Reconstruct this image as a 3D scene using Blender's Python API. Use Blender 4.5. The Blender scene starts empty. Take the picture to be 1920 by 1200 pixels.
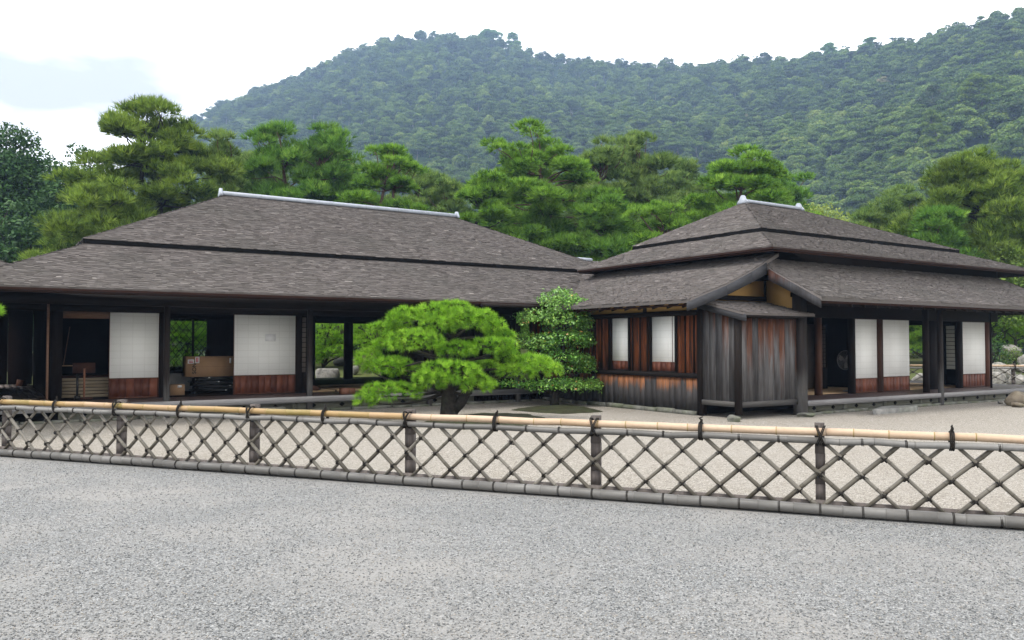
import bpy, math, random
import numpy as np
from mathutils import Vector, Matrix
rs = np.random.RandomState(7)
random.seed(7)
SC = bpy.context.scene
COL = SC.collection

# ------------------------------------------------------------------ camera
# World X runs along the long fronts of the two houses, world Y points away from them into the garden.
FPX, CAMH, YAW = 1540.0, 1.55, math.radians(33.0)
PITCH = math.atan(45 / FPX)
cam_d = bpy.data.cameras.new('camera')
cam = bpy.data.objects.new('camera', cam_d); COL.objects.link(cam)
cam.location = (0, 0, CAMH)
cam.rotation_euler = (math.pi / 2 + PITCH, 0, -YAW)
cam_d.sensor_width = 36.0
cam_d.lens = FPX / 1920 * 36.0
cam_d.clip_start = 0.1
cam_d.clip_end = 6000
SC.camera = cam

RV = np.array([math.cos(YAW), -math.sin(YAW), 0.0])
F0 = np.array([math.sin(YAW), math.cos(YAW), 0.0])
ZV = np.array([0, 0, 1.0])
FV = F0 * math.cos(PITCH) + ZV * math.sin(PITCH)
UV = -F0 * math.sin(PITCH) + ZV * math.cos(PITCH)
EYE = np.array([0, 0, CAMH])

def ray(x, y): return RV * (x - 960) + UV * (600 - y) + FV * FPX
def at_z(x, y, z=0.0): r = ray(x, y); return EYE + r * ((z - CAMH) / r[2])
def at_v(x, y, v): r = ray(x, y); return EYE + r * (v / r[1])
def at_u(x, y, u): r = ray(x, y); return EYE + r * (u / r[0])
def at_d(x, y, d): r = ray(x, y); return EYE + r * (d / (r @ F0))
def C(X, Y, z=0.0): return RV * X + F0 * Y + ZV * z          # metres right of / ahead of the viewpoint

# ------------------------------------------------------------------ light and sky
SUN_EL, SUN_AZ = math.radians(58), math.radians(-115)            # azimuth measured from the view axis, left negative
sd = RV * math.sin(SUN_AZ) * math.cos(SUN_EL) + F0 * math.cos(SUN_AZ) * math.cos(SUN_EL) + ZV * math.sin(SUN_EL)
sun_l = bpy.data.lights.new('sun', 'SUN')
sun_l.energy = 1.5
sun_l.angle = math.radians(14)
sun_l.color = (1.0, 0.96, 0.90)
sun = bpy.data.objects.new('sun', sun_l); COL.objects.link(sun)
sun.rotation_euler = Vector(sd).to_track_quat('Z', 'Y').to_euler()
sun.location = (0, 0, 60)

W = bpy.data.worlds.new('World'); SC.world = W
W.use_nodes = True
wn, wl = W.node_tree.nodes, W.node_tree.links
wn.clear()
wo = wn.new('ShaderNodeOutputWorld'); wb = wn.new('ShaderNodeBackground')
sky = wn.new('ShaderNodeTexSky'); sky.sky_type = 'NISHITA'; sky.sun_disc = False
sky.sun_elevation = SUN_EL
sky.sun_rotation = math.atan2(sd[0], sd[1])
sky.air_density = 1.0; sky.dust_density = 3.0; sky.ozone_density = 1.0
tc = wn.new('ShaderNodeTexCoord'); mp = wn.new('ShaderNodeMapping'); mp.inputs['Scale'].default_value = (1.5, 1.5, 4.0)
mp.inputs['Location'].default_value = (0.35, 0.1, 0.2)
nz = wn.new('ShaderNodeTexNoise'); nz.inputs['Scale'].default_value = 2.2; nz.inputs['Detail'].default_value = 5; nz.inputs['Roughness'].default_value = 0.5
rp = wn.new('ShaderNodeValToRGB')
rp.color_ramp.elements[0].position = 0.36; rp.color_ramp.elements[0].color = (0.0, 0.0, 0.0, 1)
rp.color_ramp.elements[1].position = 0.60; rp.color_ramp.elements[1].color = (1, 1, 1, 1)
mx = wn.new('ShaderNodeMix'); mx.data_type = 'RGBA'
mx.inputs[7].default_value = (9.1, 9.15, 9.2, 1)
wl.new(tc.outputs['Generated'], mp.inputs['Vector']); wl.new(mp.outputs[0], nz.inputs['Vector'])
wl.new(nz.outputs['Fac'], rp.inputs[0]); wl.new(rp.outputs[0], mx.inputs[0])
m0 = wn.new('ShaderNodeMix'); m0.data_type = 'RGBA'; m0.inputs[0].default_value = 0.97; m0.inputs[7].default_value = (2.36, 2.22, 2.16, 1)
wl.new(sky.outputs[0], m0.inputs[6]); wl.new(m0.outputs[2], mx.inputs[6]); wl.new(mx.outputs[2], wb.inputs[0])
wb.inputs[1].default_value = 0.14
wl.new(wb.outputs[0], wo.inputs[0])

SC.view_settings.view_transform = 'Standard'
SC.view_settings.look = 'None'
SC.view_settings.exposure = 1.55
SC.view_settings.gamma = 1.0
SC.cycles.use_denoising = True
SC.cycles.max_bounces = 8
SC.cycles.volume_bounces = 0
SC.cycles.use_adaptive_sampling = False

# ------------------------------------------------------------------ materials
class NT:
    def __init__(s, name):
        s.m = bpy.data.materials.new(name); s.m.use_nodes = True
        s.t = s.m.node_tree; s.n = s.t.nodes; s.l = s.t.links; s.n.clear()
        s.out = s.n.new('ShaderNodeOutputMaterial')
    def nd(s, typ, **kw):
        n = s.n.new(typ)
        for k, v in kw.items():
            if k.startswith('i_'): n.inputs[k[2:].replace('_', ' ')].default_value = v
            else: setattr(n, k, v)
        return n
    def ln(s, a, b): s.l.new(a, b)
    def coord(s, scale, rot=(0, 0, 0)):
        t = s.nd('ShaderNodeTexCoord'); m = s.nd('ShaderNodeMapping')
        m.inputs['Scale'].default_value = scale; m.inputs['Rotation'].default_value = rot
        s.ln(t.outputs['Object'], m.inputs['Vector']); return m.outputs[0]
    def noise(s, vec, scale=1.0, detail=4, rough=0.55):
        n = s.nd('ShaderNodeTexNoise'); n.inputs['Scale'].default_value = scale
        n.inputs['Detail'].default_value = detail; n.inputs['Roughness'].default_value = rough
        s.ln(vec, n.inputs['Vector']); return n.outputs['Fac']
    def ramp(s, fac, stops):
        r = s.nd('ShaderNodeValToRGB'); e = r.color_ramp.elements
        while len(e) < len(stops): e.new(0.5)
        for el, (p, c) in zip(e, stops):
            el.position = p; el.color = (c, c, c, 1) if not hasattr(c, '__len__') else (*c, 1)
        s.ln(fac, r.inputs[0]); return r.outputs[0]
    def rnd(s):
        a = s.nd('ShaderNodeAttribute'); a.attribute_name = 'rnd'; return a.outputs['Fac']
    def mix(s, fac, a, b, mode='MIX'):
        m = s.nd('ShaderNodeMix', data_type='RGBA', blend_type=mode)
        for sock, v in ((m.inputs[0], fac), (m.inputs[6], a), (m.inputs[7], b)):
            if isinstance(v, bpy.types.NodeSocket): s.ln(v, sock)
            elif hasattr(v, '__len__'): sock.default_value = (*v, 1)
            else: sock.default_value = v
        return m.outputs[2]
    def math(s, op, a, b=0.0):
        m = s.nd('ShaderNodeMath', operation=op)
        for sock, v in ((m.inputs[0], a), (m.inputs[1], b)):
            if isinstance(v, bpy.types.NodeSocket): s.ln(v, sock)
            else: sock.default_value = v
        return m.outputs[0]
    def bsdf(s, col, rough=0.7, spec=0.3, bump=None, bs=0.4, bd=0.01, metal=0.0):
        p = s.nd('ShaderNodeBsdfPrincipled')
        if isinstance(col, bpy.types.NodeSocket): s.ln(col, p.inputs['Base Color'])
        else: p.inputs['Base Color'].default_value = (*col, 1)
        if isinstance(rough, bpy.types.NodeSocket): s.ln(rough, p.inputs['Roughness'])
        else: p.inputs['Roughness'].default_value = rough
        p.inputs['Specular IOR Level'].default_value = spec
        p.inputs['Metallic'].default_value = metal
        if bump is not None:
            b = s.nd('ShaderNodeBump'); b.inputs['Strength'].default_value = bs; b.inputs['Distance'].default_value = bd
            s.ln(bump, b.inputs['Height']); s.ln(b.outputs[0], p.inputs['Normal'])
        return p.outputs[0]
    def done(s, sh): s.ln(sh, s.out.inputs['Surface']); return s.m

def wood(name, dark, light, sc=(6, 6, 0.8), rough=0.75, spec=0.25, amt=0.5):
    """sawn wood: long grain along the axis with the smallest scale, each board (rnd) a little different"""
    t = NT(name); v = t.coord(sc)
    g = t.noise(v, 5.0, 6, 0.65); b = t.noise(v, 0.9, 3)
    f = t.math('ADD', t.math('MULTIPLY', g, 0.55), t.math('MULTIPLY', b, 0.25))
    f = t.math('ADD', f, t.math('MULTIPLY', t.rnd(), amt * 0.5))
    c = t.ramp(f, [(0.30, dark), (0.85, light)])
    return t.done(t.bsdf(c, rough, spec, g, 0.35, 0.004))

def weathered(name, zlo, zhi, grey_d, grey_l, red_d, red_l, jag=0.5, dark=(0.012, 0.009, 0.008), darkamt=0.5):
    """boards: red-brown where the rain does not reach, silvered grey below a ragged line between zlo and zhi"""
    t = NT(name)
    tcn = t.nd('ShaderNodeTexCoord'); sep = t.nd('ShaderNodeSeparateXYZ'); t.ln(tcn.outputs['Object'], sep.inputs[0])
    v = t.coord((9, 9, 0.8)); v2 = t.coord((17, 17, 0.8)); v3 = t.coord((5, 5, 0.7))
    g = t.noise(v2, 3.0, 5, 0.7); s1 = t.noise(v, 1.6, 3, 0.6); s3 = t.noise(v3, 1.1, 2)
    w = t.rnd()
    e = t.math('ADD', sep.outputs['Z'], t.math('MULTIPLY', t.math('SUBTRACT', s1, 0.5), jag * 2.2))
    e = t.math('ADD', e, t.math('MULTIPLY', t.math('SUBTRACT', w, 0.5), jag * 1.7))
    e = t.math('ADD', e, t.math('MULTIPLY', t.math('SUBTRACT', g, 0.5), jag * 0.8))
    mr = t.nd('ShaderNodeMapRange'); mr.inputs['From Min'].default_value = zlo; mr.inputs['From Max'].default_value = zhi
    t.ln(e, mr.inputs['Value'])
    gg = t.math('ADD', t.math('MULTIPLY', g, 0.7), t.math('MULTIPLY', w, 0.3))
    grey = t.ramp(gg, [(0.25, grey_d), (0.75, grey_l)])
    red = t.ramp(t.math('ADD', t.math('MULTIPLY', g, 0.6), t.math('MULTIPLY', s3, 0.4)), [(0.33, red_d), (0.66, red_l)])
    c = t.mix(mr.outputs[0], grey, red)
    st = t.ramp(t.math('ADD', t.math('MULTIPLY', s1, 0.6), t.math('MULTIPLY', s3, 0.4)), [(0.42, 0.0), (0.62, 1.0)])
    c = t.mix(t.math('MULTIPLY', st, darkamt), c, dark)
    return t.done(t.bsdf(c, 0.8, 0.2, g, 0.4, 0.004))

def shingle_mat():
    t = NT('shingle_grey_brown')
    w = t.rnd()
    n = t.noise(t.coord((0.5, 0.5, 0.5)), 1.0, 6, 0.65); n2 = t.noise(t.coord((7, 7, 7)), 2.0, 4, 0.7)
    f = t.math('ADD', t.math('MULTIPLY', w, 0.72), t.math('MULTIPLY', n2, 0.28))
    c = t.ramp(f, [(0.10, (0.048, 0.041, 0.038)), (0.42, (0.112, 0.099, 0.093)), (0.70, (0.165, 0.147, 0.138)), (0.93, (0.32, 0.295, 0.27))])
    c = t.mix(t.math('MULTIPLY', t.ramp(n, [(0.45, 0.0), (0.65, 1.0)]), 0.42), c, (0.078, 0.074, 0.066))
    return t.done(t.bsdf(c, 0.85, 0.2, n2, 0.5, 0.006))

def gravel_mat(name, cols, patch, scale, patch_sc=0.5, pa=0.5):
    t = NT(name); v = t.coord((1, 1, 1))
    vo = t.nd('ShaderNodeTexVoronoi'); vo.inputs['Scale'].default_value = scale; t.ln(v, vo.inputs['Vector'])
    vo.inputs['Randomness'].default_value = 1.0
    sp = t.nd('ShaderNodeSeparateColor'); t.ln(vo.outputs['Color'], sp.inputs[0])
    vo2 = t.nd('ShaderNodeTexVoronoi'); vo2.inputs['Scale'].default_value = scale * 0.42; t.ln(v, vo2.inputs['Vector'])
    sp2 = t.nd('ShaderNodeSeparateColor'); t.ln(vo2.outputs['Color'], sp2.inputs[0])
    mid = t.noise(v, scale * 0.16, 3, 0.6)
    f = t.math('ADD', t.math('MULTIPLY', sp.outputs[0], 0.62), t.math('ADD', t.math('MULTIPLY', sp2.outputs[1], 0.16), t.math('MULTIPLY', mid, 0.22)))
    c = t.ramp(f, cols)
    big = t.noise(v, patch_sc, 5, 0.6)
    c = t.mix(t.math('MULTIPLY', t.ramp(big, [(0.45, 0.0), (0.66, 1.0)]), pa), c, patch)
    trk = t.noise(t.coord((0.35, 1.1, 1), (0, 0, 0.65)), 1.3, 4, 0.6); c = t.mix(t.math('MULTIPLY', t.ramp(trk, [(0.50, 0.0), (0.68, 1.0)]), 0.30), c, cols[1][1])
    tint = t.noise(v, scale * 0.5, 1)
    c = t.mix(t.math('MULTIPLY', t.ramp(tint, [(0.45, 0.0), (0.7, 1.0)]), 0.20), c, (0.25, 0.215, 0.17))
    return t.done(t.bsdf(c, 0.9, 0.15, t.math('ADD', vo.outputs['Distance'], t.math('MULTIPLY', mid, 1.2)), 0.7, 0.012))

def foliage(name, stops, trans=0.3, rough=0.65, spec=0.12):
    t = NT(name)
    c = t.ramp(t.rnd(), stops)
    n = t.noise(t.coord((0.9, 0.9, 0.9)), 1.0, 2)
    c = t.mix(t.math('MULTIPLY', t.ramp(n, [(0.4, 0.0), (0.65, 1.0)]), 0.25), c, stops[len(stops) // 2 + 1 if len(stops) > 2 else 1][1])
    p = t.bsdf(c, rough, spec)
    tr = t.nd('ShaderNodeBsdfTranslucent'); t.ln(c, tr.inputs[0])
    ms = t.nd('ShaderNodeMixShader'); ms.inputs[0].default_value = trans
    t.ln(p, ms.inputs[1]); t.ln(tr.outputs[0], ms.inputs[2])
    return t.done(ms.outputs[0])

def stone(name, a, b, moss=0.0, sc=5.0):
    t = NT(name); v = t.coord((1, 1, 1)); n = t.noise(v, sc, 8, 0.65); m = t.noise(v, sc * 0.35, 4)
    c = t.ramp(n, [(0.3, a), (0.7, b)])
    if moss: c = t.mix(t.math('MULTIPLY', t.ramp(m, [(0.45, 0.0), (0.62, 1.0)]), moss), c, (0.06, 0.075, 0.03))
    return t.done(t.bsdf(c, 0.85, 0.2, n, 0.6, 0.03))

def plain(name, col, rough=0.6, spec=0.3, var=0.15, metal=0.0, sc=6.0):
    t = NT(name); n = t.noise(t.coord((1, 1, 1)), sc, 4)
    lo = tuple(x * (1 - var) for x in col); hi = tuple(min(1, x * (1 + var)) for x in col)
    return t.done(t.bsdf(t.ramp(n, [(0.3, lo), (0.7, hi)]), rough, spec, n, 0.15, 0.003, metal))

def paper_mat():
    """washi in small sheets: faint seams of the overlapping sheets, some sheets newer than others"""
    t = NT('shoji_paper')
    tcn = t.nd('ShaderNodeTexCoord'); sep = t.nd('ShaderNodeSeparateXYZ'); t.ln(tcn.outputs['Object'], sep.inputs[0])
    cb = t.nd('ShaderNodeCombineXYZ'); t.ln(t.math('ADD', sep.outputs['X'], sep.outputs['Y']), cb.inputs[0]); t.ln(sep.outputs['Z'], cb.inputs[1])
    br = t.nd('ShaderNodeTexBrick'); br.offset = 0.0
    t.ln(cb.outputs[0], br.inputs['Vector'])
    br.inputs['Scale'].default_value = 1.0; br.inputs['Brick Width'].default_value = 0.25; br.inputs['Row Height'].default_value = 0.155
    br.inputs['Mortar Size'].default_value = 0.006; br.inputs['Mortar Smooth'].default_value = 0.4
    br.inputs['Color1'].default_value = (0.86, 0.86, 0.83, 1); br.inputs['Color2'].default_value = (0.83, 0.83, 0.80, 1)
    br.inputs['Mortar'].default_value = (0.735, 0.73, 0.695, 1)
    n = t.noise(t.coord((1, 1, 1)), 3.0, 3)
    c = t.mix(t.math('MULTIPLY', n, 0.25), br.outputs['Color'], (0.80, 0.79, 0.75))
    return t.done(t.bsdf(c, 0.85, 0.1))

def bamboo_mat(name, stops, ring):
    """culm colour varies along the pole (rnd per joint) with soft blotches"""
    t = NT(name); n = t.noise(t.coord((2.2, 2.2, 7)), 1.0, 4, 0.6)
    f = t.math('ADD', t.math('MULTIPLY', t.rnd(), 0.7), t.math('MULTIPLY', n, 0.4))
    c = t.ramp(f, stops)
    fine = t.noise(t.coord((14, 14, 14)), 2.0, 4, 0.7)
    c = t.mix(t.math('MULTIPLY', t.ramp(fine, [(0.5, 0.0), (0.8, 1.0)]), 0.35), c, ring)
    return t.done(t.bsdf(c, 0.5, 0.35, fine, 0.1, 0.003))

MT = {}
MT['shingle'] = shingle_mat()
MT['dark_wood'] = wood('dark_cedar', (0.0055, 0.0040, 0.0035), (0.020, 0.0145, 0.012), spec=0.12)
MT['soffit'] = wood('soffit_cedar', (0.0045, 0.0034, 0.003), (0.016, 0.0115, 0.010), (3, 3, 3), spec=0.1)
MT['beam'] = wood('beam_cedar', (0.006, 0.0045, 0.004), (0.022, 0.017, 0.0145), (0.8, 6, 6), spec=0.12)
MT['fascia'] = wood('fascia_red_cedar', (0.010, 0.005, 0.0035), (0.034, 0.0145, 0.010), (1, 1, 6), spec=0.1)
MT['grey_board'] = wood('weathered_grey_board', (0.070, 0.066, 0.066), (0.24, 0.235, 0.235), (0.7, 0.7, 14))
MT['barge'] = wood('barge_board_grey', (0.018, 0.018, 0.020), (0.062, 0.062, 0.068), (1.2, 1.2, 8))
MT['barge_red'] = weathered('barge_board_part_red', 2.88, 3.15, (0.020, 0.0195, 0.021), (0.066, 0.064, 0.068), (0.040, 0.015, 0.010), (0.14, 0.055, 0.034), 0.25, darkamt=0.6)
MT['deck'] = wood('veranda_board', (0.040, 0.026, 0.024), (0.115, 0.080, 0.074), (0.7, 8, 8), 0.42, 0.5)
MT['deck_pale'] = wood('side_deck_brightened', (0.13, 0.105, 0.095), (0.36, 0.31, 0.29), (0.7, 8, 8))  # boards paled in colour to stand in for side daylight missing here
MT['deck_grey'] = wood('veranda_board_weathered', (0.075, 0.066, 0.064), (0.19, 0.175, 0.170), (0.7, 8, 8), 0.6, 0.35)
MT['post_foot'] = weathered('post_silvered_foot', 0.5, 1.1, (0.05, 0.048, 0.047), (0.16, 0.155, 0.15), (0.006, 0.0048, 0.0042), (0.022, 0.016, 0.014), 0.3, darkamt=0.2)
MT['skirt'] = wood('skirting_board_greenish', (0.085, 0.085, 0.066), (0.21, 0.21, 0.168), (0.8, 0.8, 10))
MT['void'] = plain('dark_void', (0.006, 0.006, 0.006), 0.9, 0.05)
MT['shoji_frame'] = wood('shoji_frame_cedar', (0.050, 0.020, 0.012), (0.13, 0.055, 0.034))
MT['koshi'] = wood('shoji_base_panel', (0.055, 0.016, 0.009), (0.175, 0.058, 0.032), (5, 5, 0.9), 0.6, 0.3, 0.9)
MT['paper'] = paper_mat()
tp_ = NT('paper_backlit'); td_ = tp_.nd('ShaderNodeBsdfDiffuse'); td_.inputs[0].default_value = (0.74, 0.73, 0.69, 1); tt_ = tp_.nd('ShaderNodeBsdfTranslucent'); tt_.inputs[0].default_value = (0.74, 0.73, 0.68, 1)
tm_ = tp_.nd('ShaderNodeMixShader'); tm_.inputs[0].default_value = 0.55; tp_.ln(td_.outputs[0], tm_.inputs[1]); tp_.ln(tt_.outputs[0], tm_.inputs[2]); MT['paper_thin'] = tp_.done(tm_.outputs[0])
MT['plaster'] = plain('ochre_plaster', (0.44, 0.27, 0.095), 0.9, 0.1, 0.10, sc=2.0)
MT['white_plaster'] = plain('pale_plaster', (0.55, 0.54, 0.52), 0.9, 0.1, 0.08)
MT['wall_up'] = weathered('wall_boards_upper', 0.55, 0.95, (0.040, 0.026, 0.022), (0.10, 0.06, 0.045), (0.030, 0.009, 0.005), (0.34, 0.095, 0.026), 0.5, darkamt=0.92)
MT['wall_low'] = weathered('wall_boards_lower', 0.60, 0.80, (0.014, 0.013, 0.013), (0.072, 0.068, 0.068), (0.075, 0.022, 0.010), (0.42, 0.175, 0.070), 0.20, darkamt=0.55)
MT['bay'] = weathered('bay_boards', 1.45, 2.30, (0.022, 0.020, 0.020), (0.165, 0.160, 0.160), (0.036, 0.015, 0.010), (0.20, 0.072, 0.032), 1.0, darkamt=0.62)
MT['sill_grey'] = wood('bay_sill_weathered', (0.022, 0.020, 0.019), (0.085, 0.080, 0.074), (0.7, 0.7, 14))
MT['post_brown'] = wood('door_post_brown', (0.018, 0.008, 0.005), (0.10, 0.040, 0.020))
MT['plank_dark'] = wood('dark_red_plank', (0.014, 0.007, 0.005), (0.045, 0.024, 0.019))
MT['ridge_metal'] = plain('ridge_metal_pale_blue_grey', (0.27, 0.295, 0.335), 0.5, 0.4, 0.12)
MT['tatami'] = plain('tatami_straw', (0.36, 0.25, 0.15), 0.85, 0.15, 0.12)
MT['pale_slat'] = wood('pale_slat', (0.26, 0.20, 0.13), (0.50, 0.42, 0.30), (1, 1, 8))
MT['tatami_edge'] = plain('tatami_border', (0.012, 0.012, 0.012), 0.8)
MT['tan_wood'] = wood('tan_board', (0.10, 0.055, 0.035), (0.22, 0.13, 0.085), (1, 1, 6))
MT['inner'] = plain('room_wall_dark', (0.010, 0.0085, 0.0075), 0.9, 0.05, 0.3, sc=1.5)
MT['fusuma'] = plain('inner_door_panel', (0.16, 0.135, 0.115), 0.9, 0.1, 0.1)
MT['gravel_grey'] = gravel_mat('grey_gravel', [(0.18, (0.085, 0.089, 0.090)), (0.40, (0.156, 0.160, 0.160)), (0.62, (0.222, 0.225, 0.222)), (0.85, (0.36, 0.36, 0.35))], (0.262, 0.254, 0.240), 125, 0.6, 0.75)
MT['gravel_beige'] = gravel_mat('beige_gravel', [(0.18, (0.100, 0.086, 0.068)), (0.42, (0.215, 0.193, 0.162)), (0.62, (0.295, 0.270, 0.232)), (0.85, (0.43, 0.41, 0.375))], (0.285, 0.268, 0.240), 95, 0.4, 0.3)
MT['stone_pale'] = stone('pale_granite', (0.085, 0.080, 0.072), (0.33, 0.315, 0.285), 0.35, 7.0)
MT['stone_grey'] = stone('grey_slab', (0.10, 0.10, 0.094), (0.26, 0.255, 0.24), 0.3)
MT['stone_dark'] = stone('dark_rock', (0.035, 0.035, 0.033), (0.12, 0.118, 0.11), 0.3)
MT['stone_brown'] = stone('brown_boulder', (0.075, 0.060, 0.044), (0.19, 0.160, 0.120), 0.35)
MT['stone_green'] = stone('mossy_footing', (0.07, 0.07, 0.060), (0.19, 0.19, 0.165), 0.6)
MT['bamboo_gold'] = bamboo_mat('bamboo_golden', [(0.15, (0.140, 0.120, 0.024)), (0.35, (0.26, 0.170, 0.066)), (0.55, (0.32, 0.215, 0.120)), (0.9, (0.40, 0.295, 0.205))], (0.24, 0.145, 0.070))
MT['bamboo_grey'] = bamboo_mat('bamboo_weathered_grey', [(0.15, (0.050, 0.043, 0.031)), (0.5, (0.088, 0.078, 0.060)), (0.9, (0.150, 0.137, 0.115))], (0.055, 0.043, 0.033))
MT['bamboo_rail'] = bamboo_mat('bamboo_rail_grey', [(0.15, (0.075, 0.072, 0.066)), (0.5, (0.112, 0.107, 0.099)), (0.9, (0.165, 0.160, 0.150))], (0.070, 0.064, 0.058))
MT['rope'] = plain('black_palm_rope', (0.018, 0.016, 0.014), 0.9, 0.1, 0.4, sc=60)
MT['fence_post'] = wood('fence_post_weathered', (0.030, 0.024, 0.021), (0.145, 0.125, 0.115), (10, 10, 1.2))
tp_ = NT('loose_pebbles'); MT['pebble'] = tp_.done(tp_.bsdf(tp_.ramp(tp_.rnd(), [(0.0, (0.085, 0.088, 0.090)), (0.45, (0.175, 0.180, 0.179)), (0.8, (0.25, 0.248, 0.24)), (0.93, (0.28, 0.25, 0.21)), (1.0, (0.40, 0.395, 0.385))]), 0.85, 0.15))
MT['bark_dark'] = stone('bark_dark', (0.006, 0.005, 0.0045), (0.034, 0.028, 0.023), 0.15, 14.0)
MT['bark_red'] = stone('bark_red_pine', (0.045, 0.026, 0.019), (0.13, 0.078, 0.056), 0.0, 6.0)
MT['needle_near'] = foliage('needles_bright', [(0.0, (0.0134, 0.047, 0.0045)), (0.35, (0.0952, 0.2352, 0.0123)), (0.65, (0.2128, 0.4312, 0.0269)), (1.0, (0.4032, 0.6272, 0.0728))], 0.35, 0.5)
MT['needle_mid'] = foliage('needles_mid', [(0.0, (0.0234, 0.0644, 0.0102)), (0.35, (0.0732, 0.1786, 0.0234)), (0.7, (0.1435, 0.3001, 0.0351)), (1.0, (0.2635, 0.4099, 0.0615))], 0.3)
MT['needle_bright'] = foliage('needles_layered_pine', [(0.0, (0.022, 0.0615, 0.0088)), (0.35, (0.0908, 0.202, 0.022)), (0.7, (0.183, 0.3484, 0.0351)), (1.0, (0.3148, 0.4831, 0.0659))], 0.3)
MT['needle_olive'] = foliage('needles_olive', [(0.0, (0.0218, 0.0462, 0.0077)), (0.35, (0.0874, 0.1516, 0.0205)), (0.7, (0.1798, 0.2762, 0.036)), (1.0, (0.3146, 0.3982, 0.0708))], 0.3)
MT['needle_dull'] = foliage('needles_dull', [(0.0, (0.0337, 0.0673, 0.0168)), (0.4, (0.1094, 0.1893, 0.0421)), (0.75, (0.1964, 0.2946, 0.0631)), (1.0, (0.3016, 0.3858, 0.0982))], 0.3)
MT['leaf_dark'] = foliage('leaves_dark_evergreen', [(0.0, (0.0077, 0.0242, 0.0066)), (0.4, (0.022, 0.0616, 0.0154)), (0.8, (0.0462, 0.1078, 0.0264)), (1.0, (0.0935, 0.165, 0.044))], 0.2, 0.5)
MT['leaf_gloss'] = foliage('leaves_glossy', [(0.0, (0.0195, 0.065, 0.013)), (0.4, (0.065, 0.1869, 0.026)), (0.75, (0.1543, 0.3493, 0.0455)), (0.94, (0.3413, 0.4875, 0.0975)), (1.0, (0.455, 0.195, 0.065))], 0.2, 0.40, 0.40)
MT['leaf_yellow'] = foliage('leaves_yellow_green', [(0.0, (0.10, 0.15, 0.03)), (0.4, (0.19, 0.26, 0.05)), (0.8, (0.30, 0.37, 0.085)), (1.0, (0.42, 0.46, 0.14))], 0.35)
MT['leaf_shrub'] = foliage('leaves_shrub', [(0.0, (0.030, 0.062, 0.012)), (0.4, (0.075, 0.130, 0.022)), (0.8, (0.135, 0.200, 0.036)), (1.0, (0.19, 0.25, 0.05))], 0.3)
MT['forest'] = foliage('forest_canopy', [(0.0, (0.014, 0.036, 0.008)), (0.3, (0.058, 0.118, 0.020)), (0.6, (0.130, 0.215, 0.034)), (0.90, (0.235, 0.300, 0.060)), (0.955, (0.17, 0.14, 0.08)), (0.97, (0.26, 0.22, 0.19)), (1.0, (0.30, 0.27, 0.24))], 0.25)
MT['hill_soil'] = plain('hill_undergrowth', (0.022, 0.042, 0.012), 0.95, 0.05, 0.7, sc=0.35)
MT['garden_soil'] = stone('garden_moss_and_soil', (0.040, 0.056, 0.012), (0.095, 0.105, 0.032), 0.5, 1.2)
MT['moss'] = stone('moss', (0.010, 0.0105, 0.005), (0.036, 0.036, 0.015), 0.35, 14.0)
MT['cardboard'] = plain('cardboard', (0.33, 0.205, 0.115), 0.85, 0.1, 0.06)
MT['black_lacquer'] = plain('black_lacquer', (0.010, 0.010, 0.010), 0.3, 0.5)
MT['white_label'] = plain('white_label', (0.75, 0.75, 0.75), 0.7)
MT['red_ink'] = plain('red_ink', (0.45, 0.02, 0.03), 0.7)
MT['black_ink'] = plain('black_ink', (0.02, 0.018, 0.016), 0.7)
MT['orange_wood'] = wood('orange_wood', (0.12, 0.05, 0.028), (0.30, 0.14, 0.085))
MT['brown_wood'] = wood('brown_sign_wood', (0.028, 0.011, 0.007), (0.085, 0.036, 0.022))
MT['plastic_white'] = plain('white_plastic', (0.26, 0.26, 0.255), 0.4, 0.4, 0.04)
MT['glass'] = None
g = NT('window_glass'); gl = g.nd('ShaderNodeBsdfGlossy'); gl.inputs['Roughness'].default_value = 0.03; tr = g.nd('ShaderNodeBsdfTransparent'); tr.inputs[0].default_value = (0.62, 0.68, 0.64, 1)
fr = g.nd('ShaderNodeFresnel'); fr.inputs[0].default_value = 1.35; mxs = g.nd('ShaderNodeMixShader'); g.ln(fr.outputs[0], mxs.inputs[0]); g.ln(tr.outputs[0], mxs.inputs[1]); g.ln(gl.outputs[0], mxs.inputs[2])
MT['glass'] = g.done(mxs.outputs[0])

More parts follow.
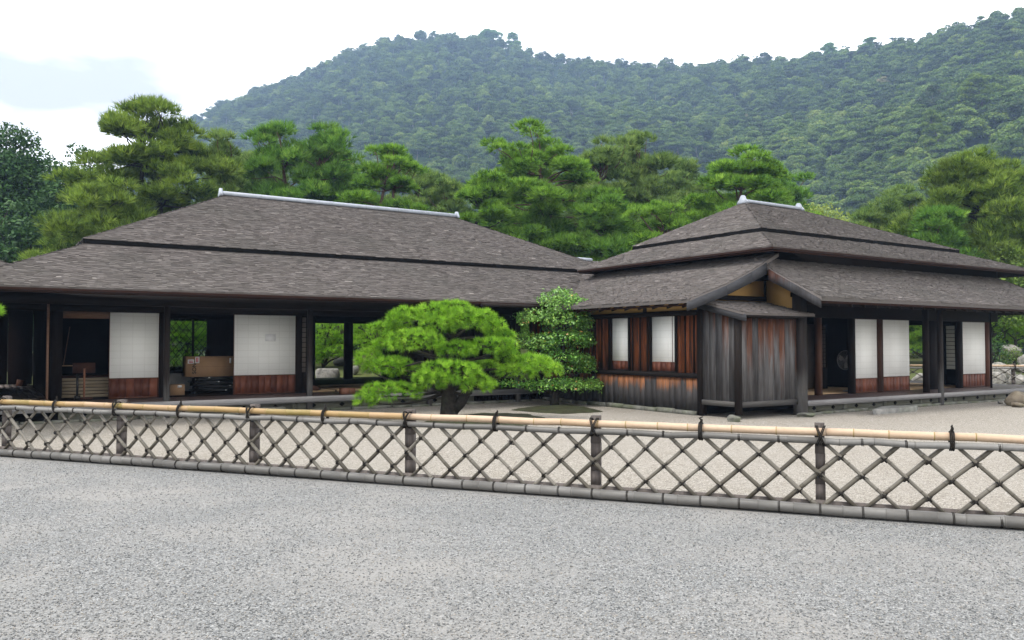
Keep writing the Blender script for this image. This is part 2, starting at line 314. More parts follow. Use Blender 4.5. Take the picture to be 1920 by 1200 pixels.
# ------------------------------------------------------------------ mesh builder
ORG = {}
class M:
    """collects vertices, faces and one random value per face; build() links them as ONE mesh object"""
    def __init__(s): s.v = []; s.f = []; s.r = []; s.n = 0
    def add(s, verts, faces, rnd=None):
        verts = np.asarray(verts, float).reshape(-1, 3); faces = np.asarray(faces, int)
        s.v.append(verts); s.f.append(faces + s.n); s.n += len(verts)
        k = len(faces)
        if rnd is None: rnd = rs.rand()
        s.r.append(np.broadcast_to(np.asarray(rnd, float), (k,)).copy())
    def box(s, a, b, rnd=None):
        (x0, y0, z0), (x1, y1, z1) = a, b
        s.add([(x0, y0, z0), (x1, y0, z0), (x1, y1, z0), (x0, y1, z0), (x0, y0, z1), (x1, y0, z1), (x1, y1, z1), (x0, y1, z1)],
              [(0, 3, 2, 1), (4, 5, 6, 7), (0, 1, 5, 4), (1, 2, 6, 5), (2, 3, 7, 6), (3, 0, 4, 7)], rnd)
    def obox(s, c, ax, ay, az, rnd=None):
        """box from its centre and three half-axis vectors"""
        c, ax, ay, az = (np.asarray(q, float) for q in (c, ax, ay, az))
        p = [c + i * ax + j * ay + k * az for k in (-1, 1) for i, j in ((-1, -1), (1, -1), (1, 1), (-1, 1))]
        s.add(p, [(0, 3, 2, 1), (4, 5, 6, 7), (0, 1, 5, 4), (1, 2, 6, 5), (2, 3, 7, 6), (3, 0, 4, 7)], rnd)
    def prism(s, poly, ext, rnd=None):
        poly = np.asarray(poly, float); n = len(poly); ext = np.asarray(ext, float)
        v = np.vstack([poly, poly + ext])
        if rnd is None: rnd = rs.rand()
        idx = [[i, (i + 1) % n, n + (i + 1) % n, n + i] for i in range(n)]
        s.add(v, idx, rnd); s.n -= 0
        b = s.n - 2 * n
        s.f.append(np.array([list(range(n - 1, -1, -1))]) + b); s.r.append(np.array([rnd]))
        s.f.append(np.array([list(range(n, 2 * n))]) + b); s.r.append(np.array([rnd]))
    def quad(s, p, rnd=None): s.add(p, [tuple(range(len(p)))], rnd)
    def tube(s, pts, rad, n=10, caps=True, rnd=None):
        pts = np.asarray(pts, float); k = len(pts); rad = np.broadcast_to(np.asarray(rad, float), (k,))
        tg = np.gradient(pts, axis=0); tg /= np.linalg.norm(tg, axis=1)[:, None] + 1e-9
        up = np.array([0, 0, 1.0]) if abs(tg[0][2]) < 0.9 else np.array([1.0, 0, 0])
        a = np.linspace(0, 2 * math.pi, n, endpoint=False); vs = []
        for i in range(k):
            x = np.cross(up, tg[i]); x /= np.linalg.norm(x) + 1e-9; y = np.cross(tg[i], x); up = y
            vs.append(pts[i] + rad[i] * (np.cos(a)[:, None] * x + np.sin(a)[:, None] * y))
        v = np.vstack(vs); f = []
        for i in range(k - 1):
            for j in range(n): f.append((i * n + j, i * n + (j + 1) % n, (i + 1) * n + (j + 1) % n, (i + 1) * n + j))
        fr = None
        if rnd is None: rnd = rs.rand()
        rr = np.repeat(np.broadcast_to(np.asarray(rnd, float), (k - 1,)), n) if np.ndim(rnd) else rnd
        s.add(v, f, rr)
        b = s.n - k * n; r0 = rnd[0] if np.ndim(rnd) else rnd
        if caps:
            s.f.append(np.array([list(range(n - 1, -1, -1))]) + b); s.r.append(np.array([r0]))
            s.f.append(np.array([list(range((k - 1) * n, k * n))]) + b); s.r.append(np.array([r0]))
    def build(s, name, mat, parent=None, smooth=False, org=None):
        me = bpy.data.meshes.new(name)
        if org is None: org = ORG[parent.name] if parent is not None else np.zeros(3)
        org = np.asarray(org, float)
        v = np.vstack(s.v) - org
        loops = np.concatenate([f.ravel() for f in s.f]); tot = np.concatenate([np.full(len(f), f.shape[1]) for f in s.f])
        st = np.concatenate([[0], np.cumsum(tot)[:-1]])
        me.vertices.add(len(v)); me.vertices.foreach_set('co', v.ravel().astype(np.float32))
        me.loops.add(len(loops)); me.loops.foreach_set('vertex_index', loops.astype(np.int32))
        me.polygons.add(len(tot)); me.polygons.foreach_set('loop_start', st.astype(np.int32))
        try: me.polygons.foreach_set('loop_total', tot.astype(np.int32))
        except Exception: pass
        at = me.attributes.new('rnd', 'FLOAT', 'FACE'); at.data.foreach_set('value', np.concatenate(s.r).astype(np.float32))
        if smooth: me.polygons.foreach_set('use_smooth', np.ones(len(tot), dtype=bool))
        me.update(calc_edges=True); me.validate()
        me.materials.append(MT[mat])
        o = bpy.data.objects.new(name, me); COL.objects.link(o)
        if parent is not None: o.parent = parent
        else: o.location = org
        ORG[o.name] = org
        return o

def tag(o, label=None, cat=None, group=None, kind=None):
    if label: o['label'] = label
    if cat: o['category'] = cat
    if group: o['group'] = group
    if kind: o['kind'] = kind
    return o
def thing(name, loc, label, cat, group=None):
    o = bpy.data.objects.new(name, None); COL.objects.link(o); o.location = loc; o.empty_display_size = 0.2
    ORG[o.name] = np.asarray(loc, float); return tag(o, label, cat, group)
def struct(o): o['kind'] = 'structure'; return o

# ------------------------------------------------------------------ ground
m = M(); m.quad([(-900, -300, -0.03), (1500, -300, -0.03), (1500, 1500, -0.03), (-900, 1500, -0.03)]); struct(m.build('ground', 'garden_soil'))
FA = at_z(0, 853); FB = at_z(1920, 990); FD = (FB - FA) / np.linalg.norm(FB - FA); FN = np.array([-FD[1], FD[0], 0.0])   # FN points to the house side
if FN[1] < 0: FN = -FN
def FP(s, off=0.0, z=0.0): return FA + FD * s + FN * off + ZV * z
m = M(); m.quad([FP(-30, 0.0, -0.012), FP(-30, -34, -0.012), FP(45, -34, -0.012), FP(45, 0.0, -0.012)]); struct(m.build('gravel_path', 'gravel_grey'))
m = M()
cl = FP(-22, 0.0); cr = FP(26, 0.0)
m.quad([(*cl[:2], -0.008), (*cr[:2], -0.008), (34, 6, -0.008), (33, 13, -0.008), (27.6, 18.5, -0.008), (20, 20, -0.008), (-12, 20, -0.008)]); struct(m.build('gravel_court', 'gravel_beige'))

def loose_gravel(n=70000):
    r_ = np.random.RandomState(5); Y = 4.0 + 7.5 * r_.rand(n) ** 1.25; X = (r_.rand(n) * 2 - 1) * Y * .68; p = RV * X[:, None] + F0 * Y[:, None]
    off = (p - FA) @ FN; p = p[off < -.13]; n = len(p); sz = r_.uniform(.0032, .0075, n)
    o = np.array([(1, 0, 0), (0, 1, 0), (-1, 0, 0), (0, -1, 0), (0, 0, .8), (0, 0, -.5)], float); A = r_.normal(size=(n, 6, 3)) * .22 + o
    a = r_.uniform(0, 6.28, n); ca, sa = np.cos(a), np.sin(a); x = A[:, :, 0] * 1.25; y = A[:, :, 1] * .85
    A = np.stack([x * ca[:, None] - y * sa[:, None], x * sa[:, None] + y * ca[:, None], A[:, :, 2]], 2) * sz[:, None, None] + p[:, None, :] + np.array([0, 0, -.010])
    f = np.array([(0, 1, 4), (1, 2, 4), (2, 3, 4), (3, 0, 4), (1, 0, 5), (2, 1, 5), (3, 2, 5), (0, 3, 5)])
    mm = M(); mm.add(A.reshape(-1, 3), (f[None] + np.arange(n)[:, None, None] * 6).reshape(-1, 3), np.repeat(r_.rand(n), 8)); o = mm.build('loose_gravel', 'pebble'); o['kind'] = 'stuff'
loose_gravel()

def moss_bed(pts_px, z=0.035, name='moss_bed'):
    P = np.array([at_z(x, y) for x, y in pts_px]); c = P.mean(0); n = 40
    ang = np.linspace(0, 2 * math.pi, n, endpoint=False); mm = M()
    Q = []
    for a in ang:
        t = a / (2 * math.pi) * len(P); i = int(t); w = t - i
        Q.append(P[i % len(P)] * (1 - w) + P[(i + 1) % len(P)] * w)
    Q = np.array(Q); Q = (Q + np.roll(Q, 1, 0) + np.roll(Q, -1, 0)) / 3
    Q += (Q - c) * (rs.rand(n, 1) * 0.10 - 0.05)
    rings = []
    for k, fz in ((1.0, -0.006), (0.93, 0.012), (0.6, z), (0.25, z * 1.25)):
        r = c + (Q - c) * k; r[:, 2] = fz; rings.append(r)
    v = np.vstack(rings + [c[None] + ZV * z * 1.3]); f = []
    for k in range(3):
        for j in range(n): f.append((k * n + j, k * n + (j + 1) % n, (k + 1) * n + (j + 1) % n, (k + 1) * n + j))
    mm.add(v, f); mm.add(np.vstack([rings[3], c[None] + ZV * z * 1.3]), [(j, (j + 1) % n, n) for j in range(n)])
    return struct(mm.build(name, 'moss', smooth=True))
moss_bed([(790, 800), (800, 783), (900, 774), (985, 775), (1035, 786), (985, 798), (880, 806)])
moss_bed([(955, 768), (1000, 762), (1060, 758), (1115, 766), (1130, 772), (1060, 776), (1000, 773)])

# ------------------------------------------------------------------ roofs
def shingles(mm, e0, e1, t0, t1, course=0.056, thick=0.014, w=(0.05, 0.20)):
    """courses of split shingles laid on the trapezoid eave e0-e1, top t0-t1"""
    e0, e1, t0, t1 = (np.asarray(q, float) for q in (e0, e1, t0, t1))
    n = np.cross(e1 - e0, t0 - e0); n /= np.linalg.norm(n)
    if n[2] < 0: n = -n
    L = np.linalg.norm((t0 + t1) / 2 - (e0 + e1) / 2); rows = max(1, int(L / course))
    V = []; R = []
    along = (e1 - e0) / np.linalg.norm(e1 - e0)
    up = (t0 + t1) / 2 - (e0 + e1) / 2; up = up - along * (up @ along); up /= np.linalg.norm(up)
    for k in range(rows):
        s = k / rows; a = e0 + (t0 - e0) * s; b = e1 + (t1 - e1) * s; wd = (b - a) @ along
        if wd < 0.15: break
        ws = rs.uniform(w[0], w[1], int(wd / w[0]) + 3); x = np.concatenate([[0], np.cumsum(ws)]) - rs.rand() * w[1]
        x = np.clip(x, 0, wd); x0 = x[:-1]; x1 = x[1:]; ok = (x1 - x0) > 0.02; x0, x1 = x0[ok], x1[ok]; q = len(x0)
        th = thick * rs.uniform(0.55, 1.7, q)[:, None]; dj = rs.uniform(-0.022, 0.022, q)[:, None]
        A = a + along * x0[:, None] + up * dj; B = a + along * x1[:, None] + up * dj
        ln = course * 1.25
        V.append(np.stack([A - n * 0.004, B - n * 0.004, A + n * th, B + n * th, A + up * ln + n * 0.001, B + up * ln + n * 0.001], 1))
        r = np.clip(rs.normal(0.44, 0.135, q) + (rs.rand(q) < 0.020) * 0.42 - (rs.rand(q) < 0.03) * 0.40, 0, 1); R.append(r)
    V = np.concatenate(V); R = np.concatenate(R); q = len(V)
    b = np.arange(q)[:, None] * 6
    f = np.concatenate([b + [0, 1, 3, 2], b + [2, 3, 5, 4]])
    mm.add(V.reshape(-1, 3), f, np.concatenate([R * 0.75, R]))

def rect(u0, u1, v0, v1, z): return [np.array(p, float) for p in ((u0, v0, z), (u1, v0, z), (u1, v1, z), (u0, v1, z))]
def hip_tier(par, name, lo, hi, th=0.10, sides=(0, 1, 3), soffit=True, fascia=True, edge='edge_board_or_shade_gap'):
    """one tier of a hipped roof: shingled slopes, thick edge or painted shadow gap, dark soffit, red-brown fascia under the edge"""
    mm = M(); sf = M(); fa = M(); ed = M()
    for i in range(4):
        j = (i + 1) % 4
        mm.quad([lo[i], lo[j], hi[j], hi[i]], 0.25)
        k_ = th if not fascia else .045
        mm.quad([lo[i] - ZV * (th - k_ + .0) - ZV * 0, lo[j] - ZV * (th - k_), lo[j], lo[i]], 0.2) if fascia else None
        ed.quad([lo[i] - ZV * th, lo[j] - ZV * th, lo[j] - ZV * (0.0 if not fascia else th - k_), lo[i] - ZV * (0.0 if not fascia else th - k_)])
        sf.quad([lo[i] - ZV * (th + 0.004), hi[i] - ZV * (th + 0.004), hi[j] - ZV * (th + 0.004), lo[j] - ZV * (th + 0.004)])
        if i in sides: shingles(mm, lo[i], lo[j], hi[i], hi[j])
        d = (lo[j] - lo[i]) / np.linalg.norm(lo[j] - lo[i]); inn = np.cross(ZV, d); c = (lo[i] + lo[j]) / 2 - ZV * (th + 0.024) + inn * 0.05
        fa.obox(c, d * (np.linalg.norm(lo[j] - lo[i]) / 2 - 0.05), inn * 0.02, ZV * 0.016)
    r = mm.build(name, 'shingle', par)
    ed.build('edge_board_or_shade_gap', 'fascia' if fascia else 'void', r)  # without fascia: near-black strip paints the shadow gap at the tier step
    if soffit: sf.build('soffit', 'soffit', r)
    if fascia: fa.build('fascia', 'fascia', r)
    return r

def ridge_cap(par, p0, p1, w=0.15, h=0.15, horn=0.14, name='ridge_cap'):
    """half-round metal ridge with a small upright horn at each end"""
    p0, p1 = np.asarray(p0, float), np.asarray(p1, float); d = (p1 - p0) / np.linalg.norm(p1 - p0); s = np.cross(d, ZV); mm = M()
    prof = [(-w, -0.03), (-w, 0.05), (-w * 0.62, h * 0.82), (0, h), (w * 0.62, h * 0.82), (w, 0.05), (w, -0.03)]
    mm.prism([p0 + s * a + ZV * b for a, b in prof], p1 - p0, 0.5)
    L = np.linalg.norm(p1 - p0); k = int(L / 1.2)
    for i in range(1, k + 1):                                     # seams
        c = p0 + d * (L * i / (k + 1)); mm.prism([c + s * a * 1.03 + ZV * (b * 1.03 + 0.002) for a, b in prof], d * 0.02, 0.3)
    if horn:
        for c, sg in ((p0, -1), (p1, 1)):
            hp = [(-w * 1.5, -0.05), (-w * 1.15, h * 0.25), (-w * 0.8, h * .8), (-w * 0.45, h + horn * .75), (-w * 0.18, h + horn), (w * 0.18, h + horn), (w * 0.45, h + horn * .75), (w * 0.8, h * .8), (w * 1.15, h * 0.25), (w * 1.5, -0.05)]
            mm.prism([c + s * a + ZV * b - d * sg * 0.02 for a, b in hp], d * sg * 0.07, 0.6)
    return mm.build(name, 'ridge_metal', par)

# ------------------------------------------------------------------ house helpers
def boxpart(par, name, a, b, mat): mm = M(); mm.box(a, b); return mm.build(name, mat, par)
def planks_u(mm, u0, u1, v, th, z0, z1, w=0.17):
    x = u0
    while x < u1 - 0.01:
        ww = min(w * rs.uniform(0.85, 1.2), u1 - x); j = rs.uniform(-0.004, 0.004)
        mm.box((x + 0.005, v + j, z0), (x + ww - 0.005, v + th + j, z1)); x += ww
def planks_v(mm, v0, v1, u, th, z0, z1, w=0.17):
    x = v0
    while x < v1 - 0.01:
        ww = min(w * rs.uniform(0.85, 1.2), v1 - x); j = rs.uniform(-0.004, 0.004)
        mm.box((u + j, x + 0.005, z0), (u + th + j, x + ww - 0.005, z1)); x += ww
def shoji_u(par, u0, u1, v, z0, z1, zk, label=None):
    """paper sliding door in a plane facing -Y: frame, paper, board panel below zk"""
    fr = M(); t = 0.028; d = 0.03
    fr.box((u0, v, z0), (u0 + t, v + d, z1)); fr.box((u1 - t, v, z0), (u1, v + d, z1))
    fr.box((u0 + t, v + .001, z1 - 0.03), (u1 - t, v + d - .001, z1)); fr.box((u0 + t, v + .001, z0), (u1 - t, v + d - .001, z0 + 0.03))
    fr.box((u0 + t, v + .001, zk - 0.02), (u1 - t, v + d - .001, zk))
    n = max(2, int(round((u1 - u0) / 0.3)))
    o = fr.build('sliding_door', 'shoji_frame', par)
    if label: o['label'] = label
    pp = M(); pp.box((u0 + t * 0.4, v - 0.003, zk), (u1 - t * 0.4, v + 0.006, z1 - 0.008)); pp.build('paper', 'paper', o)
    kp = M(); x = u0 + t
    for i in range(n * 2):
        ww = (u1 - u0 - 2 * t) / (n * 2); kp.box((x + .001, v + 0.004 + rs.uniform(0, .004), z0 + 0.03), (x + ww - .001, v + 0.02, zk - 0.02)); x += ww
    kp.build('board_panel', 'koshi', o)
    return o
def shoji_lattice_v(par, u, v0, v1, z0, z1, zk, mat='dark_wood', name='lattice_door', nv=2, nr=11):
    """sliding door seen from its lattice side, in a plane facing -X"""
    fr = M(); t = 0.04
    fr.box((u, v0, z0), (u + .035, v0 + t, z1)); fr.box((u, v1 - t, z0), (u + .035, v1, z1))
    fr.box((u + .001, v0 + t, z1 - t), (u + .034, v1 - t, z1)); fr.box((u + .001, v0 + t, z0), (u + .034, v1 - t, zk))
    for i in range(1, nv): y = v0 + (v1 - v0) * i / nv; fr.box((u + .004, y - .008, zk), (u + .02, y + .008, z1 - t))
    for i in range(1, nr): z = zk + (z1 - t - zk) * i / nr; fr.box((u + .006, v0 + t, z - .007), (u + .022, v1 - t, z + .007))
    o = fr.build(name, mat, par)
    pp = M(); pp.box((u + .023, v0 + t * .5, zk - .01), (u + .029, v1 - t * .5, z1 - t * .5)); pp.build('paper', 'paper_thin', o)
    return o
def shoji_lattice_u(par, v, u0, u1, z0, z1, zk, mat='dark_wood', name='lattice_door', nv=4, nr=11):
    fr = M(); t = 0.04
    fr.box((u0, v, z0), (u0 + t, v + .035, z1)); fr.box((u1 - t, v, z0), (u1, v + .035, z1))
    fr.box((u0 + t, v + .001, z1 - t), (u1 - t, v + .034, z1)); fr.box((u0 + t, v + .001, z0), (u1 - t, v + .034, zk))
    for i in range(1, nv): y = u0 + (u1 - u0) * i / nv; fr.box((y - .008, v + .004, zk), (y + .008, v + .02, z1 - t))
    for i in range(1, nr): z = zk + (z1 - t - zk) * i / nr; fr.box((u0 + t, v + .006, z - .007), (u1 - t, v + .022, z + .007))
    o = fr.build(name, mat, par)
    pp = M(); pp.box((u0 + t * .5, v + .023, zk - .01), (u1 - t * .5, v + .029, z1 - t * .5)); pp.build('paper', 'fusuma', o)
    return o
def skirting(par, u0, u1, v, z0, z1, bay=1.55):
    """boards under the veranda edge in framed panels, each with diamond vents"""
    n = max(1, int(round((u1 - u0) / bay))); w = (u1 - u0) / n
    for i in range(n):
        a = u0 + i * w; b = a + w; fr = M()
        fr.box((a, v, z0), (b, v + 0.03, z1))
        fr.box((a, v - .02, z0), (a + 0.06, v + .001, z1)); fr.box((b - 0.06, v - .02, z0), (b - 0.001, v + .001, z1)); fr.box((a + .06, v - .015, z1 - 0.035), (b - .06, v + .001, z1))
        fr.box((a + .06, v - .012, z0), (b - .06, v + .001, z0 + .03))
        o = fr.build('skirting_panel', 'skirt', par)
        for q in (0.28, 0.72):
            vt = M(); x = a + w * q; zc = (z0 + z1) / 2 + 0.005; vt.prism([(x - .075, v - .006, zc), (x, v - .006, zc + .05), (x + .075, v - .006, zc), (x, v - .006, zc - .05)], (0, .005, 0))
            vt.build('diamond_vent', 'void', o)
def post(par, u, v, z0, z1, w=0.11, mat='post_foot', base=True):
    boxpart(par, 'post', (u - w / 2, v - w / 2, z0), (u + w / 2, v + w / 2, z1), mat)

# ------------------------------------------------------------------ the long house on the left
LZ = 0.34                                                          # its floor
LH = thing('long_house', (9.0, 23.0, 0.0), 'long low timber house with grey shingle hip roof and open veranda, behind the clipped pine', 'house')
lo = rect(-0.55, 19.0, 17.1, 29.44, 2.60); md = rect(-0.55 + 2.47, 19.0 - 2.47, 17.1 + 2.47, 29.44 - 2.47, 3.70)
hip_tier(LH, 'lower_roof', lo, rect(-0.55 + 2.67, 19 - 2.67, 17.1 + 2.67, 29.44 - 2.67, 3.79), th=0.075)
up_lo = rect(-0.55 + 2.38, 19.0 - 2.38, 17.1 + 2.38, 29.44 - 2.38, 3.785)
up_hi = [np.array(p, float) for p in ((5.67, 23.27, 5.66), (12.82, 23.27, 5.66), (12.82, 23.27, 5.66), (5.67, 23.27, 5.66))]
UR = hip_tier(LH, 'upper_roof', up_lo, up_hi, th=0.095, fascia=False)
ridge_cap(UR, (5.55, 23.27, 5.68), (12.95, 23.27, 5.68), 0.115, 0.095, 0.07)
# beams and fascia wall over the veranda
boxpart(LH, 'eave_beam', (-0.2, 18.42, 2.34), (13.2, 18.56, 2.56), 'beam')
boxpart(LH, 'lintel', (-0.8, 19.86, 2.255), (13.2, 19.98, 2.42), 'beam')
mm = M(); planks_u(mm, 1.3, 13.2, 19.93, 0.03, 2.42, 3.3, 0.3); mm.build('wall_above_doors', 'soffit', LH)
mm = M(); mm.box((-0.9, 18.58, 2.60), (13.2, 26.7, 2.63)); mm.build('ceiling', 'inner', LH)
for u in (0.22, 3.333, 6.435, 9.54, 12.2): post(LH, u, 18.5, 0.0, 2.36)
# veranda boards run along the front
mm = M()
for i in range(9):
    v0 = 18.47 + i * 0.158; mm.box((-0.8, v0, LZ - 0.04), (13.2, v0 + 0.153, LZ + rs.uniform(0, .003)))
mm.build('veranda_floor', 'deck', LH)
boxpart(LH, 'edge_beam', (-0.8, 18.40, LZ - 0.13), (13.2, 18.468, LZ + 0.006), 'grey_board')
skirting(LH, 1.35, 10.9, 18.62, 0.0, LZ - 0.10, 1.55)
mm = M()                                                          # barred vent near the corner
mm.box((10.95, 18.62, 0.0), (13.15, 18.66, 0.05)); mm.box((10.95, 18.62, LZ - .16), (13.15, 18.66, LZ - .10))
x = 10.97
while x < 13.1: mm.box((x, 18.625, 0.05), (x + .035, 18.655, LZ - .16)); x += 0.10
mm.build('barred_vent', 'dark_wood', LH)
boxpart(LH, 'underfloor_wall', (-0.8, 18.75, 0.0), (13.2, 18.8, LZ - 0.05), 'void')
mm = M()
for i in range(26): mm.box((-0.3 + i * .52 + rs.uniform(-.05, .05), 18.45 + rs.uniform(-.03, .03), -0.02), (-0.3 + i * .52 + .45, 18.66, 0.035 + rs.uniform(0, .03)), rs.rand())
mm.build('footing_stones', 'stone_green', LH)
# rooms
boxpart(LH, 'room_floor', (1.3, 19.895, LZ - .05), (13.2, 26.6, LZ + 0.004), 'dark_wood')
mm = M(); mm.box((1.3, 26.6, LZ + .004), (9.40, 26.68, 2.60), 0.5); mm.build('back_wall', 'inner', LH) if False else None
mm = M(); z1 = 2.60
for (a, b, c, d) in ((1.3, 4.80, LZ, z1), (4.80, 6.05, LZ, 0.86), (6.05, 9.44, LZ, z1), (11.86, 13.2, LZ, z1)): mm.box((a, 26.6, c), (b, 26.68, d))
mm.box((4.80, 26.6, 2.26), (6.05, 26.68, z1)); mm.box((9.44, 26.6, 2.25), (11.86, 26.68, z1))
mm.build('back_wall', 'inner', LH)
boxpart(LH, 'back_post', (10.47, 26.56, LZ), (10.76, 26.70, 2.30), 'dark_wood')
mm = M()
for i in range(9): mm.box((1.3, 26.7 + i * .16, LZ - .02), (13.2, 26.7 + i * .16 + .155, LZ + .01))
mm.build('back_veranda_floor', 'deck_grey', LH)
for (a, b) in ((1.3, 1.36), (3.50, 3.55), (6.62, 6.67), (13.15, 13.2)): boxpart(LH, 'partition', (a, 19.985, LZ), (b, 26.6, z1), 'inner')
# front: posts, doors, closed boards
for (a, b) in ((1.28, 1.50), (3.44, 3.60), (6.56, 6.70), (9.42, 9.60), (12.9, 13.1)): boxpart(LH, 'wall_post', (a, 19.84, LZ), (b, 19.98, 2.255), 'dark_wood')
boxpart(LH, 'thin_pole', (1.17, 19.3, LZ), (1.215, 19.345, 2.4), 'tan_wood')
shoji_u(LH, 2.40, 3.42, 19.88, LZ + .01, 2.25, 0.80)
shoji_u(LH, 5.06, 6.55, 19.86, LZ + .01, 2.25, 0.81, 'widest paper door with a square paper patch')
boxpart(LH, 'paper_patch', (5.80, 19.852, 1.62), (6.05, 19.856, 1.79), 'white_label')
boxpart(LH, 'transom_board', (1.50, 19.90, 2.10), (2.40, 19.93, 2.25), 'tan_wood')
mm = M(); planks_u(mm, 9.6, 12.9, 19.90, 0.03, LZ, 2.25, 0.25); mm.build('shutter_boards', 'soffit', LH)
shoji_lattice_u(LH, 19.95, 6.70, 7.0, LZ, 2.25, 0.85, nv=2)
# lattice window at the back of the middle room with a pale dado wall
mm = M(); mm.box((3.55, 22.4, LZ), (6.62, 22.46, 0.80)); mm.build('dado_wall', 'white_plaster', LH)
mm = M(); mm.box((3.55, 22.38, 0.80), (6.62, 22.47, 0.86)); mm.box((3.55, 22.38, 2.20), (6.62, 22.47, 2.28)); mm.box((4.65, 22.39, 0.86), (4.70, 22.46, 2.2))
mm.box((5.02, 22.40, 0.86), (6.62, 22.45, 2.20)); mm.box((3.55, 22.4, 2.28), (6.62, 22.45, 2.6))
LW = mm.build('window_frame', 'dark_wood', LH)
mm = M()
for i in range(-10, 12):
    for sg in (1, -1):
        a = np.array([3.6 + i * 0.165, 22.43, 0.86]); b = a + np.array([sg * 1.34 / 1.25, 0, 1.34])
        if a[0] > b[0]: a, b = b, a
        t0 = max(0, (3.55 - a[0]) / (b[0] - a[0])); t1 = min(1, (5.02 - a[0]) / (b[0] - a[0]))
        if t1 > t0: p = a + (b - a) * t0; q = a + (b - a) * t1; mm.tube([p, q], 0.008, 5)
mm.build('lattice', 'dark_wood', LW)
mm = M(); mm.box((3.56, 22.445, 0.86), (5.02, 22.449, 2.2)); mm.build('pane', 'glass', LW)
# open room: tatami
mm = M()
for (a, b, c, d) in ((6.70, 7.62, 19.98, 21.8), (7.66, 8.56, 19.98, 21.8), (8.60, 9.5, 19.98, 21.8), (9.54, 10.5, 19.98, 21.8), (6.70, 8.56, 21.84, 22.7), (8.60, 10.5, 21.84, 22.7)):
    mm.box((a, c, LZ), (b, d, LZ + 0.045))
mm.build('tatami_floor', 'tatami', LH)
mm = M(); [mm.box((x, 19.98, LZ), (x + .04, 21.8, LZ + .047)) for x in (7.62, 8.56, 9.50)]; mm.box((6.7, 21.8, LZ), (10.5, 21.84, LZ + .047)); mm.build('tatami_border', 'tatami_edge', LH)
# side veranda of the left end, with boarded wall far behind
mm = M()
for i in range(14):
    u0 = -0.95 + i * 0.16
    y = 18.47 + (0.0 if i > 4 else (4 - i) * 0.25)
    while y < 28.6: ln = rs.uniform(0.8, 1.6); mm.box((u0, y, LZ - .03), (u0 + .153, min(y + ln, 28.6) - .006, LZ + .012 + rs.uniform(0, .006))); y += ln
mm.build('side_veranda_floor', 'deck_pale', LH)
mm = M(); planks_u(mm, -6.0, 2.6, 28.5, 0.04, LZ, 2.7, 0.62); mm.build('end_boards', 'plank_dark', LH)
for (u, v) in ((-0.55, 19.9), (-0.85, 21.2), (-0.95, 24.0)): boxpart(LH, 'side_post', (u - .06, v - .06, 0), (u + .06, v + .06, 2.6), 'dark_wood')
mm = M(); mm.tube([(10.2, 17.05, 2.50), (12.3, 17.05, 2.49)], 0.045, 8); mm.build('gutter', 'dark_wood', LH)

# ------------------------------------------------------------------ the corner house on the right
RZ = 0.30
RH = thing('corner_house', (19.0, 14.5, 0.0), 'two-tier roofed timber house with a boarded bay at its corner, right of the bushy shrub', 'house')
zE, zR = 3.68, 5.40
hu = (14.34, 26.2, 11.75, 18.65); rdg = (17.42, 19.60, 15.2)
def lerp_rect(t, z, o=0.0):
    return rect(hu[0] + (rdg[0] - hu[0]) * t, hu[1] + (rdg[1] - hu[1]) * t, hu[2] + (rdg[2] - hu[2]) * t, hu[3] + (rdg[2] - hu[3]) * t, z)
hip_tier(RH, 'main_roof', lerp_rect(0, zE), lerp_rect(0.42, 4.30), th=0.075)
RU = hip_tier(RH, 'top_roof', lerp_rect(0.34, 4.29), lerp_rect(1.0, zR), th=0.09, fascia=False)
ridge_cap(RU, (17.36, 15.2, zR + .01), (19.66, 15.2, zR + .01), 0.13, 0.075, 0.10)
# body of the upper storey band
mm = M(); mm.box((15.33, 12.5, 2.2), (25.2, 12.56, 3.95)); mm.box((15.33, 12.56, 2.2), (15.39, 17.8, 3.95)); mm.box((25.14, 12.56, 2.3), (25.2, 17.8, 3.95)); mm.box((15.39, 17.74, 2.2), (25.14, 17.8, 3.95))
mm.build('upper_wall', 'soffit', RH)
# lean-to roofs
def leanto(par, name, prof, ax, c0, c1, hip0=False, hip1=False):
    """prof: (offset, z) from eave to top; ax 'u' = falls toward -u and runs along v from c0 to c1; ax 'v' the other way round"""
    P = (lambda o, c, z: np.array([o, c, z])) if ax == 'u' else (lambda o, c, z: np.array([c, o, z]))
    mm = M(); sf = M(); th = 0.085
    for (o0, z0), (o1, z1) in zip(prof[:-1], prof[1:]):
        h1a = (o0 - prof[-1][0]) if hip1 else 0; h1b = (o1 - prof[-1][0]) if hip1 else 0
        a, b, c, d = P(o0, c0, z0), P(o0, c1 - h1a, z0), P(o1, c1 - h1b, z1), P(o1, c0, z1)
        mm.quad([a, b, c, d], 0.25)
        sf.quad([q - ZV * (th + .004) for q in (a, d, c, b)])
        mm.quad([a - ZV * th, d - ZV * th, d, a], 0.6)
        if z0 == prof[0][1]: mm.quad([a - ZV * th, b - ZV * th, b, a], 0.2)
        if ax == 'u': shingles(mm, b, a, c, d)
        else: shingles(mm, a, b, d, c)
        if hip1:                                                   # return slope round the far end
            e = P(prof[-1][0] + 6, c1 - h1a, z0); f = P(prof[-1][0] + 6, c1 - h1b, z1)
            mm.quad([b, e, f, c], 0.25); sf.quad([q - ZV * (th + .004) for q in (b, c, f, e)])
            if ax == 'v': shingles(mm, b, e, c, f)
    o = mm.build(name, 'shingle', par); sf.build('soffit', 'soffit', o); return o
LP = [(12.28, 2.485), (13.35, 2.83), (14.15, 3.16), (15.05, 3.60)]
RP = [(10.78, 2.535), (11.35, 2.82), (11.95, 3.14), (12.52, 3.50)]
L1 = leanto(RH, 'side_lean_to', LP, 'u', 12.17, 19.6)
L2 = leanto(RH, 'front_lean_to', RP, 'v', 14.66, 25.2, hip1=True)
